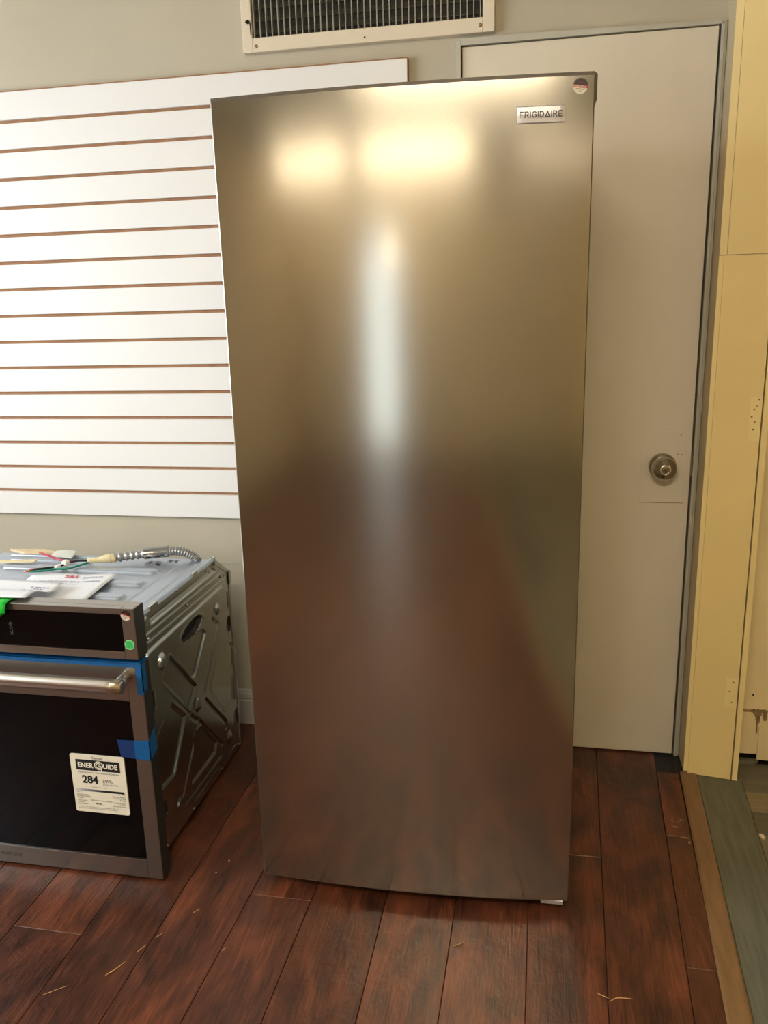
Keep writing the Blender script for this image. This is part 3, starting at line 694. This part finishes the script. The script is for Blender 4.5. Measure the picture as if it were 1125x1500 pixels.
bk = MB().prism([(-0.252, 0.669), (-0.140, 0.599), (-0.140, 0.014), (-0.150, 0.014), (-0.150, 0.594), (-0.256, 0.660)], 'x', BXL, BXR - 0.002)
bk.build('back_panel', M['galv'], ov)
br = MB().box(BXR - 0.012, BXR + 0.002, -0.252, -0.246, 0.650, 0.678); br.build('corner_bracket', M['galv'], ov)
MB().box(BXR - 0.01, BXR + 0.0015, -0.150, -0.136, 0.560, 0.600).build('corner_bracket', M['galv'], ov)
# control panel
cp = MB(); ring(cp, OXL, OXR, 0.599, 0.725, OXL + 0.030, -0.553, 0.618, 0.709, YF, YF + 0.018, 0.0012)
cp.box(OXL, OXR, YF + 0.018, YB, 0.599, 0.725, mi=0)
cpo = cp.build('control_panel', M['osteel'], ov)
MB().box(OXL + 0.030, -0.553, YF + 0.002, YF + 0.017, 0.618, 0.709).build('display_glass', M['oglass'], cpo)
MB().box(OXR, OXR + 0.0012, YF + 0.0015, YB, 0.600, 0.7235).build('side_trim', M['oside'], cpo)
ck = MB(); ck.box(OXL + 0.030, -0.553, YF - 0.0004, YF + 0.003, 0.6165, 0.6185)
ck.build('bright_edge', M['steel_edge'], cpo)
ic = MB()
for zc in (0.672, 0.655):
    for k in range(14):
        a = 6.283 * k / 14; b_ = 6.283 * (k + 1) / 14
        if zc < 0.66 and k in (10, 11): continue
        c = -0.841
        ic.add([(c + 0.0042 * math.cos(a), YF + 0.0014, zc + 0.0055 * math.sin(a)), (c + 0.0042 * math.cos(b_), YF + 0.0014, zc + 0.0055 * math.sin(b_)), (c + 0.0034 * math.cos(b_), YF + 0.0014, zc + 0.0046 * math.sin(b_)), (c + 0.0034 * math.cos(a), YF + 0.0014, zc + 0.0046 * math.sin(a))], [(0, 1, 2, 3)])
    ic.box(-0.846, -0.836, YF + 0.0012, YF + 0.0016, zc - 0.0088, zc - 0.0078)
ic.box(-0.842, -0.840, YF + 0.0012, YF + 0.0016, 0.671, 0.675); ic.box(-0.8425, -0.8375, YF + 0.0012, YF + 0.0016, 0.649, 0.650)
ic.build('touch_icons', M['ink_grey'], cpo)
# oven door
DZ0, DZ1 = 0.006, 0.586; DF = -0.792
dr = MB(); ring(dr, OXL, OXR, DZ0, DZ1, OXL + 0.038, -0.560, 0.058, 0.488, DF, DF + 0.014, 0.0012)
dr.box(OXL, OXR, DF + 0.014, YB, DZ0, DZ1)
odo = dr.build('oven_door', M['osteel'], ov)
MB().box(OXL + 0.038, -0.560, DF + 0.002, DF + 0.013, 0.058, 0.488).build('window_glass', M['oglass'], odo)
MB().box(OXR, OXR + 0.0012, DF + 0.0015, YB, DZ0, DZ1 - 0.001).build('side_trim', M['oside'], odo)
be = MB().box(OXL + 0.038, -0.560, DF - 0.0003, DF + 0.004, 0.0560, 0.0585); be.build('bright_edge', M['steel_edge'], odo)
hd = MB(); hz = 0.549; hy = -0.838
pth = [(-1.25 + k * (1.25 - 0.549) / 20, hy, hz) for k in range(21)]
hd.tube(pth, 0.0150, 20, rz=0.0170)
hd.lathe((-0.549, hy, hz), (1, 0, 0), [(0, 0.0148), (0.002, 0.0138), (0.003, 0.010)], 20)
for x in (-1.235, -0.562):
    hd.tube([(x, DF + 0.001, hz + 0.003), (x, hy + 0.004, hz + 0.001)], 0.0125, 12)
hd.build('handle', M['ohandle'], odo)
et = MB(); strokes(et, 'FRIGIDAIRE', -0.975, 0.028, 0.0085, 0.003, 0.0014, lambda u, w: (u, DF - 0.0004, w))
et.build('engraved_name', M['ink_grey'], odo)
MB().box(OXL + 0.01, OXR - 0.010, YB - 0.01, YB + 0.01, 0.584, 0.602).build('gap_strip', M['lining'], ov)
# blue tape pieces
t1 = MB().box(OXL, OXR - 0.002, DF - 0.0008, DF + 0.0005, 0.5765, 0.5868); t1.box(OXL, OXR + 0.0018, DF - 0.0008, YB, 0.5858, 0.5868)
t1.box(-0.536, OXR + 0.0020, DF - 0.0010, DF + 0.0006, 0.508, 0.5868); t1.box(OXR, OXR + 0.0020, DF - 0.0010, DF + 0.018, 0.516, 0.5868)
t1.prism([(-0.70, 0.5868), (OXR, 0.5868), (OXR, 0.5895), (-0.60, 0.5885)], 'y', DF - 0.001, DF + 0.03)
plabel(t1.build('blue_tape', M['bluetape'], ov), 'blue masking tape along the top edge and corner of the oven door')
t2 = MB(); t2.prism([(-0.6045, 0.385), (-0.560, 0.386), (-0.560, 0.338), (-0.597, 0.341)], 'y', DF - 0.0010, DF + 0.001, mi=1)
t2.prism([(-0.560, 0.386), (OXR + 0.002, 0.389), (OXR + 0.002, 0.336), (-0.560, 0.338)], 'y', DF - 0.0010, DF + 0.0006, mi=0)
t2.prism([(DF - 0.001, 0.389), (DF + 0.012, 0.396), (DF + 0.034, 0.412), (DF + 0.034, 0.350), (DF - 0.001, 0.336)], 'x', OXR, OXR + 0.002, mi=0)
plabel(t2.build('blue_tape', [M['bluetape'], M['bluetape_thin']], ov), 'short blue masking tape over the right edge of the oven door')
# energy label
LX0, LX1, LZ0, LZ1 = -0.7355, -0.592, 0.180, 0.338; LY = DF - 0.0003
def rrect(x0, x1, z0, z1, r, n_=5):
    o = []
    for cx, cz, a0 in ((x1 - r, z1 - r, 0), (x0 + r, z1 - r, 90), (x0 + r, z0 + r, 180), (x1 - r, z0 + r, 270)):
        for k in range(n_ + 1): a = rad(a0 + 90 * k / n_); o.append((cx + r * math.cos(a), cz + r * math.sin(a)))
    return o
el = MB().prism(rrect(LX0, LX1, LZ0, LZ1, 0.005), 'y', LY - 0.0007, DF + 0.003).build('energy_label', M['label'], ov)
el['label'] = 'white energy rating label reading 284 kWh'
pr = MB(); W = LX1 - LX0
def px(u): return LX0 + u * W
def pz(w): return LZ1 - w * (LZ1 - LZ0)
yk = LY - 0.0012; yw = LY - 0.0017
def rect(u0, u1, w0, w1, mi, y=yk): pr.add([(px(u0), y, pz(w1)), (px(u1), y, pz(w1)), (px(u1), y, pz(w0)), (px(u0), y, pz(w0))], [(0, 1, 2, 3)], mi=mi)
rect(0.10, 0.91, 0.085, 0.265, 0)
text_mesh(pr, 'Canada', 0.0100, px(0.40), pz(0.066), yk, 0, 'LEFT', 0.0, 1.0)
text_mesh(pr, 'ENER', 0.0185, px(0.135), pz(0.214), yw, 1, 'LEFT', 0.0007, 0.92)
text_mesh(pr, 'UIDE', 0.0185, px(0.605), pz(0.214), yw, 1, 'LEFT', 0.0007, 0.92)
for r0, r1, mi, y_ in ((0.0, 0.0118, 1, yw), (0.0, 0.0094, 0, yw - 0.0004)):
    cx, cz = px(0.525), pz(0.168)
    pts = [(cx + r1 * math.cos(6.283 * k / 32), y_, cz + r1 * math.sin(6.283 * k / 32)) for k in range(32)]
    pr.add(pts, [tuple(range(32))], mi=mi)
yg_ = yw - 0.0008; cx, cz = px(0.525), pz(0.168)
for k in range(20):
    a = rad(50 + 270 * k / 20); b_ = rad(50 + 270 * (k + 1) / 20)
    pr.add([(cx + r_ * math.cos(t_), yg_, cz + r_ * math.sin(t_)) for r_, t_ in ((0.0078, a), (0.0078, b_), (0.0052, b_), (0.0052, a))], [(0, 1, 2, 3)], mi=1)
for q in (((cx - 0.001, cz - 0.001), (cx + 0.0085, cz + 0.0012)), ((cx + 0.0056, cz - 0.0150), (cx + 0.0082, cz + 0.0012))):
    (a, b), (c, d) = q; pr.add([(a, yg_, b), (c, yg_, b), (c, yg_, d), (a, yg_, d)], [(0, 1, 2, 3)], mi=1)
text_mesh(pr, 'Energy consumption / Consommation \u00e9nerg\u00e9tique', 0.0062, px(0.12), pz(0.312), yk, 2, 'LEFT', 0, 0.86)
text_mesh(pr, '284', 0.0290, px(0.185), pz(0.485), yk, 0, 'LEFT', 0.0010, 0.98)
text_mesh(pr, 'kWh', 0.0150, px(0.565), pz(0.468), yk, 2, 'LEFT', 0, 0.85)
text_mesh(pr, 'per year / par ann\u00e9e', 0.0055, px(0.565), pz(0.505), yk, 0, 'LEFT', 0, 0.9)
text_mesh(pr, 'This model / Ce mod\u00e8le', 0.0046, px(0.33), pz(0.562), yk, 2, 'LEFT', 0, 0.9)
pr.add([(px(0.60), yk, pz(0.548)), (px(0.63), yk, pz(0.548)), (px(0.615), yk, pz(0.570))], [(0, 1, 2)], mi=0)
GM = []
for k in range(12):
    g_ = int(205 - 195 * min(1, k / 7.5)); GM.append(mat('scale_grey_%d' % k, (g_, g_, g_), 0.7))
    rect(0.05 + k * 0.0745, 0.05 + (k + 1) * 0.0745, 0.595, 0.632, 3 + k)
for tx, u, w, al in (('kWh', 0.05, 0.66, 'LEFT'), ('Uses least energy /', 0.05, 0.705, 'LEFT'), ('Consomme le moins', 0.05, 0.735, 'LEFT'), ("d'\u00e9nergie", 0.05, 0.765, 'LEFT'), ('kWh', 0.955, 0.655, 'RIGHT'), ('Uses most energy /', 0.955, 0.700, 'RIGHT'),
                     ('Consomme le plus', 0.955, 0.730, 'RIGHT'), ("d'\u00e9nergie", 0.955, 0.76, 'RIGHT'), ('Similar models', 0.05, 0.81, 'LEFT'), ('compared', 0.05, 0.835, 'LEFT'), ('Mod\u00e8les similaires', 0.955, 0.81, 'RIGHT'), ('compar\u00e9s', 0.955, 0.835, 'RIGHT'),
                     ('Built-in ovens / Fours encastr\u00e9s', 0.30, 0.795, 'LEFT'), ('Model number', 0.05, 0.868, 'LEFT'), ('Num\u00e9ro du mod\u00e8le', 0.955, 0.868, 'RIGHT')):
    text_mesh(pr, tx, 0.0054, px(u), pz(w), yk, 2 if w > .79 else 0, al, 0, 0.82)
text_mesh(pr, 'MODEL', 0.0058, px(0.39), pz(0.852), yk, 0, 'LEFT', 0.0001, 0.85)
text_mesh(pr, 'Removal of this label before first retail purchase is an offence (S.C. 1992, c. 36).', 0.0040, px(0.10), pz(0.915), yk, 2, 'LEFT', 0, 0.78)
text_mesh(pr, 'Enlever cette \u00e9tiquette avant le premier achat au d\u00e9tail constitue une infraction.', 0.0040, px(0.06), pz(0.94), yk, 2, 'LEFT', 0, 0.80)
pr.build('print', [M['ink'], M['label'], M['ink_grey']] + GM, el)
# stickers on the control panel
round_sticker(ov, -0.5415, 0.7082, 0.0122, lambda u, w, l: (u, YF - l, w), -0.32)
gs = MB().prism([(-0.5395 + 0.0122 * math.cos(6.283 * k / 28), 0.6365 + 0.0122 * math.sin(6.283 * k / 28)) for k in range(28)], 'y', YF - 0.0006, YF + 0.001)
gs_o = plabel(gs.build('round_sticker', M['green_rim'], ov), 'round green sticker')
MB().prism([(-0.5395 + 0.0104 * math.cos(6.283 * k / 28), 0.6365 + 0.0104 * math.sin(6.283 * k / 28)) for k in range(28)], 'y', YF - 0.0009, YF - 0.0003).build('sticker_face', M['green_st'], gs_o)
gt = MB()
for j, (tx, w_) in enumerate((('ENERGY', 0.6405), ('SAVER', 0.6355), ('REBATE', 0.6305))):
    text_mesh(gt, tx, 0.0052, -0.5395, w_, YF - 0.0013, 0, 'CENTER', 0.0001, 0.95)
gt.build('print', M['green_ink'], gs_o)

# flexible conduit and wires lying on the top (attached to the oven)
TZ = 0.675
base_path = [(-0.604, -0.258, TZ - 0.008), (-0.612, -0.264, TZ + 0.006), (-0.630, -0.270, TZ + 0.017), (-0.660, -0.273, TZ + 0.024), (-0.693, -0.276, TZ + 0.022), (-0.736, -0.286, TZ + 0.019), (-0.787, -0.310, TZ + 0.017), (-0.836, -0.338, TZ + 0.016)]
def resample(pts, n_):
    pts = [Vector(p) for p in pts]; out = []
    N_ = len(pts)
    for i in range(n_):
        t = i / (n_ - 1) * (N_ - 1); k = min(int(t), N_ - 2); f = t - k
        p0, p1, p2, p3 = pts[max(k - 1, 0)], pts[k], pts[k + 1], pts[min(k + 2, N_ - 1)]
        out.append(0.5 * ((2 * p1) + (-p0 + p2) * f + (2 * p0 - 5 * p1 + 4 * p2 - p3) * f * f + (-p0 + 3 * p1 - 3 * p2 + p3) * f ** 3))
    return out
cpth = resample(base_path, 261)
rads = [0.0102 + 0.0038 * (0.5 + 0.5 * math.cos(i * 2 * math.pi / 10.0)) for i in range(261)]
con = MB().tube(cpth, rads, 14).build('flexible_conduit', M['hose'], ov)
con['label'] = 'corrugated metal conduit with bare wire tails'
slv = [p + Vector((0, 0, 0.0)) for p in cpth[140:200]]
MB().tube(slv, 0.0165, 18).build('sleeve', M['sleeve'], con)
tp = MB().tube(resample([(-0.822, -0.331, TZ + 0.016), (-0.845, -0.342, TZ + 0.016), (-0.868, -0.352, TZ + 0.014), (-0.893, -0.364, TZ + 0.014)], 14), [0.0125, 0.0135, 0.0132, 0.0135, 0.0125, 0.012, 0.011, 0.0095, 0.0085, 0.008, 0.0078, 0.0075, 0.0072, 0.007], 12, rz=None)
tp.build('tape_wrap', M['masking'], con)
def wire(pts, m_, r_=0.0024, tip=0.014):
    p = resample(pts, 28); MB().tube(p, r_, 8).build('wire', m_, con)
    d = (p[-1] - p[-2]).normalized()
    if tip: MB().tube([p[-1], p[-1] + d * tip * .5, p[-1] + d * tip], [r_ * .85, r_ * .8, r_ * .9], 8).build('wire_end', M['copper'], con)
wire([(-0.885, -0.362, TZ + 0.014), (-0.915, -0.371, TZ + 0.016), (-0.940, -0.380, TZ + 0.014)], M['w_black'], 0.0032, 0)
wire([(-0.935, -0.379, TZ + 0.015), (-0.975, -0.372, TZ + 0.017), (-1.02, -0.352, TZ + 0.021), (-1.052, -0.340, TZ + 0.024)], M['w_red'], 0.0034, 0.010)
wire([(-0.940, -0.382, TZ + 0.013), (-0.955, -0.412, TZ + 0.011), (-0.975, -0.435, TZ + 0.013), (-1.003, -0.458, TZ + 0.015)], M['w_black'], 0.0030, 0.014)
wire([(-0.888, -0.364, TZ + 0.010), (-0.905, -0.395, TZ + 0.009), (-0.925, -0.420, TZ + 0.008), (-0.960, -0.428, TZ + 0.008), (-1.005, -0.440, TZ + 0.010)], M['w_green'], 0.0030, 0.016)
wire([(-0.886, -0.362, TZ + 0.012), (-0.900, -0.385, TZ + 0.009), (-0.918, -0.412, TZ + 0.008), (-0.945, -0.424, TZ + 0.008), (-0.985, -0.452, TZ + 0.009), (-1.015, -0.462, TZ + 0.010)], M['w_green'], 0.0028, 0.014)
wn = MB().box(-0.955, -0.938, -0.400, -0.380, TZ + 0.006, TZ + 0.022, bev=0.003); wn.box(-0.965, -0.950, -0.425, -0.400, TZ + 0.004, TZ + 0.015, bev=0.003)
wn.build('wire_clip', M['white_pl'], con)

# loose things on the oven
def sheet(name, c00, c10, c11, c01, z, m_, amp=0.0, n_=14, th=0.0004, f=None):
    """bilinear sheet with a gentle wave; corners far-left, far-right, near-right, near-left"""
    v = []
    for s_ in (0, 1):
        for j in range(n_ + 1):
            for i in range(n_ + 1):
                a, b = i / n_, j / n_
                x = (c00[0] * (1 - a) + c10[0] * a) * (1 - b) + (c01[0] * (1 - a) + c11[0] * a) * b
                y = (c00[1] * (1 - a) + c10[1] * a) * (1 - b) + (c01[1] * (1 - a) + c11[1] * a) * b
                h = z + (f(a, b) if f else 0) + amp * math.sin(3.1 * a + 1.7 * b) * 0.5
                v.append((x, y, h + s_ * th))
    k = (n_ + 1) ** 2; fs = []
    for j in range(n_):
        for i in range(n_):
            q = j * (n_ + 1) + i; fs.append((q, q + n_ + 1, q + n_ + 2, q + 1)); fs.append((k + q, k + q + 1, k + q + n_ + 2, k + q + n_ + 1))
    for i in range(n_):
        a = i; b = i + 1; fs.append((a, b, k + b, k + a)); a = n_ * (n_ + 1) + i; b = a + 1; fs.append((b, a, k + a, k + b))
        a = i * (n_ + 1); b = a + n_ + 1; fs.append((b, a, k + a, k + b)); a = a + n_; b = b + n_; fs.append((a, b, k + b, k + a))
    mb = MB().add(v, fs, True)
    def at(a, b, lift=0.0006):
        x = (c00[0] * (1 - a) + c10[0] * a) * (1 - b) + (c01[0] * (1 - a) + c11[0] * a) * b
        y = (c00[1] * (1 - a) + c10[1] * a) * (1 - b) + (c01[1] * (1 - a) + c11[1] * a) * b
        return (x, y, z + (f(a, b) if f else 0) + amp * math.sin(3.1 * a + 1.7 * b) * 0.5 + th + lift)
    return mb, at
f1 = lambda a, b: 0.003 + 0.004 * abs(math.sin(a * 5)) * (1 - b) + 0.006 * a * b
sh, at1 = sheet('p', (-1.000, -0.468), (-0.756, -0.440), (-0.724, -0.700), (-0.955, -0.715), TZ, M['paper'], 0.0, f=f1)
pp = tag(sh.build('paper_sheet', M['paper']), 'white printed flyer with red heading lying beside the wires on the oven', 'paper')
tx1 = MB()
fr1 = lambda u, w: at1(u, 1 - w, 0.0012)
text_mesh(tx1, 'S&S', 0.10, 0.43, 0.86, 0, 0, 'LEFT', 0.002, 1.0, frame=fr1)
text_mesh(tx1, 'Appliances', 0.10, 0.63, 0.845, 0, 1, 'LEFT', 0.0, 0.58, frame=fr1)
text_mesh(tx1, 'Appliance sales & service, delivery & installation', 0.065, 0.12, 0.72, 0, 1, 'LEFT', 0.001, 0.62, frame=fr1)
text_mesh(tx1, 'Monday to Saturday, parts & repairs', 0.05, 0.24, 0.65, 0, 1, 'LEFT', 0.0, 0.62, frame=fr1)
text_mesh(tx1, 'OPEN', 0.06, 0.62, 0.14, 0, 2, 'LEFT', 0.001, 0.8, frame=fr1)
tx1.build('print', [M['paper_red'], M['paper_ink'], M['paper_orange']], pp)
f2 = lambda a, b: 0.0185 + 0.036 * sstep(np.float64(b), 0.25, 0.85)
sh, at2 = sheet('p', (-1.05, -0.56), (-0.838, -0.575), (-0.803, -0.783), (-1.03, -0.795), TZ + 0.0035, M['paper'], 0.0, f=lambda a, b: float(f2(a, b)))
pp2 = tag(sh.build('paper_sheet', M['paper']), 'white printed sheet at left resting over the oven control panel edge', 'paper')
tx2 = MB(); fr2 = lambda u, w: at2(u, 1 - w, 0.0012); rq = random.Random(5)
for j in range(5):
    for k in range(6):
        u = 0.62 + k * 0.05 + rq.uniform(-.01, .01); w = 0.52 + j * 0.06; 
        if rq.random() < 0.6: tx2.add([fr2(u, w), fr2(u + 0.03, w), fr2(u + 0.03, w + 0.03), fr2(u, w + 0.03)], [(0, 1, 2, 3)], mi=0)
tx2.build('print', [M['paper_ink']], pp2)
# green plastic tag hanging over the control panel
gl = MB(); n_ = 16; prof = [(-0.765, TZ + 0.0520), (-0.780, TZ + 0.0530), (-0.795, TZ + 0.0545), (-0.806, TZ + 0.0530), (-0.813, TZ + 0.046), (-0.816, TZ + 0.036), (-0.812, TZ + 0.024), (-0.806, TZ + 0.012)]
pr_ = resample([(0, a, b) for a, b in prof], 24); v = []
for i, p in enumerate(pr_):
    t = i / 23; w_ = 0.047 * (1 - max(0, (t - 0.72) / 0.28) ** 2 * 0.85)
    cx = -0.885
    for k in range(9): 
        s_ = k / 8 * 2 - 1; v.append((cx + s_ * w_ + 0.0, p.y - 0.002 * (1 - s_ * s_) * (t > .5), p.z + 0.001 * (1 - s_ * s_)))
k0 = len(v); v += [(a, b + 0.0003, c - 0.0008) for a, b, c in v]; fs = []
for i in range(23):
    for k in range(8): q = i * 9 + k; fs.append((q, q + 1, q + 10, q + 9)); fs.append((k0 + q, k0 + q + 9, k0 + q + 10, k0 + q + 1))
for i in range(23): fs.append((i * 9, i * 9 + 9, k0 + i * 9 + 9, k0 + i * 9)); fs.append((i * 9 + 8, k0 + i * 9 + 8, k0 + i * 9 + 17, i * 9 + 17))
gl.add(v, fs, True)
tag(gl.build('plastic_tag', M['green_tag']), 'bright green plastic tag hanging over the oven control panel', 'tag')
# foam piece and clear tape at the back
fo = MB().prism([(-1.215, -0.258), (-1.10, -0.248), (-1.055, -0.268), (-1.15, -0.285)], 'z', TZ + 0.002, TZ + 0.0085)
tag(fo.build('foam_pad', M['foam']), 'thin tan packing pad at the back edge of the oven top', 'packing pad')
sh, _ = sheet('t', (-1.055, -0.268), (-0.985, -0.262), (-0.962, -0.335), (-1.040, -0.318), TZ + 0.008, M['clear_tape'], 0.0, f=lambda a, b: 0.006 * math.sin(a * 2.4 + .3) * (1 - b * .7))
plabel(sh.build('packing_tape', M['clear_tape'], ov), 'crinkled translucent packing tape')
sh, _ = sheet('t', (-1.19, -0.36), (-1.06, -0.345), (-1.055, -0.372), (-1.17, -0.385), TZ + 0.0045, M['masking'], 0.0, f=lambda a, b: 0.003 * a)
plabel(sh.build('packing_tape', M['masking'], ov), 'yellowed packing tape stuck flat to the top')

# ------------------------------------------------------------------ splinters on the floor
def splinter(pts, r_, lab, m_='splinter', cat='splinter'):
    p = resample([(x, y, r_ * 0.95) for x, y in pts], 8)
    tag(MB().tube(p, [r_ * q for q in (.3, .7, 1, .9, 1, .8, .6, .2)], 6, rz=None).build('wood_splinter', M[m_]), lab, cat, None)
SPL = [([(-0.513, -1.092), (-0.4995, -1.072), (-0.488, -1.046)], .0013, 'longest pale splinter on the planks in front of the oven corner'),
       ([(-0.477, -1.019), (-0.466, -0.995)], .0010, 'short pale splinter between the longest one and the oven corner'),
       ([(-0.4555, -0.972), (-0.4445, -0.953)], .0009, 'thin pale splinter nearest the oven corner, in line with two others'),
       ([(-0.618, -1.161), (-0.5775, -1.129)], .0008, 'faint splinter lowest at left, nearest the bottom left corner of the floor'),
       ([(-0.4045, -0.885), (-0.3915, -0.867)], .0008, 'tiny tan splinter lying between the oven and the freezer, in front of both'),
       ([(0.212, -0.890), (0.2335, -0.874)], .0011, 'whitish splinter on the planks in front of the middle of the freezer'),
       ([(0.5165, -0.9675), (0.540, -0.9775)], .0008, 'short faint splinter left of the curved one near the bottom edge'),
       ([(0.5396, -0.986), (0.5566, -0.973), (0.590, -0.971)], .0011, 'curved tan splinter on the planks right of the freezer'),
       ([(-0.2915, -0.985), (-0.2845, -0.973)], .0009, 'small pale splinter on the planks just left of the freezer front')]
for a, r_, lab in SPL: splinter(a, r_, lab)
ch = MB().prism([(0.962, -0.372), (0.966, -0.366), (0.973, -0.370), (0.976, -0.380), (0.971, -0.388), (0.966, -0.384)], 'z', -0.002, 0.002)
tag(ch.build('paint_chip', M['chip']), 'white paint chip lying on the grey boards at right', 'chip')
cr = MB()
for x, y, r_ in ((-0.389, -0.690, .0022), (-0.404, -0.740, .0018)): cr.lathe((x, y, 0), (0, 0, 1), [(0, r_), (r_ * .8, r_ * .6)], 7)
tag(cr.build('crumbs', M['chip']), 'two tiny white crumbs between oven and freezer', 'crumbs', kind='stuff')

# ------------------------------------------------------------------ shop lights on the ceiling behind the camera, plus an added key fixture
def fixture(x0, x1, y, lab, tm='tube'):
    t = empty('ceiling_light', lab, 'ceiling light', ((x0 + x1) / 2, y, CEIL), group=None)
    MB().prism([(y - 0.09, CEIL), (y + 0.09, CEIL), (y + 0.055, CEIL - 0.05), (y - 0.055, CEIL - 0.05)], 'x', x0, x1).build('housing', M['enamel'], t)
    for d in (-0.035, 0.035):
        MB().tube([(x0 + 0.04, y + d, CEIL - 0.075), (x1 - 0.04, y + d, CEIL - 0.075)], 0.016, 10).build('tube', M[tm], t)
    for x in (x0 + 0.01, x1 - 0.04): MB().box(x, x + 0.03, y - 0.06, y + 0.06, CEIL - 0.1, CEIL - 0.045).build('socket', M['enamel'], t)
fixture(-2.45, -1.25, -6.05, 'fluorescent ceiling light behind the camera, on the window side')
fixture(-1.10, 0.55, -6.05, 'fluorescent ceiling light behind the camera, nearest the entrance door')
fixture(1.15, 2.35, -6.05, 'fluorescent ceiling light behind the camera, by the yellow side wall', 'tube_dim')
fixture(-0.45, 0.95, -3.0, 'added fluorescent key light overhead near the camera, brightening the door and casing', 'tube_added')  # unseen extra fixture, added as warm key for the door and yellow casing
pl_ = empty('pendant_lamp', 'small round pendant bulb behind the camera near the entrance door', 'lamp', (-0.70, -6.4, 1.80))
MB().tube([(-0.70, -6.4, CEIL), (-0.70, -6.4, 1.90)], 0.004, 8).build('cord', M['lining'], pl_)
MB().lathe((-0.70, -6.4, 1.80), (0, 0, 1), [(0, 0.002), (0.012, 0.035), (0.04, 0.055), (0.07, 0.05), (0.095, 0.025), (0.11, 0.012)], 20).build('bulb', M['tube'], pl_)
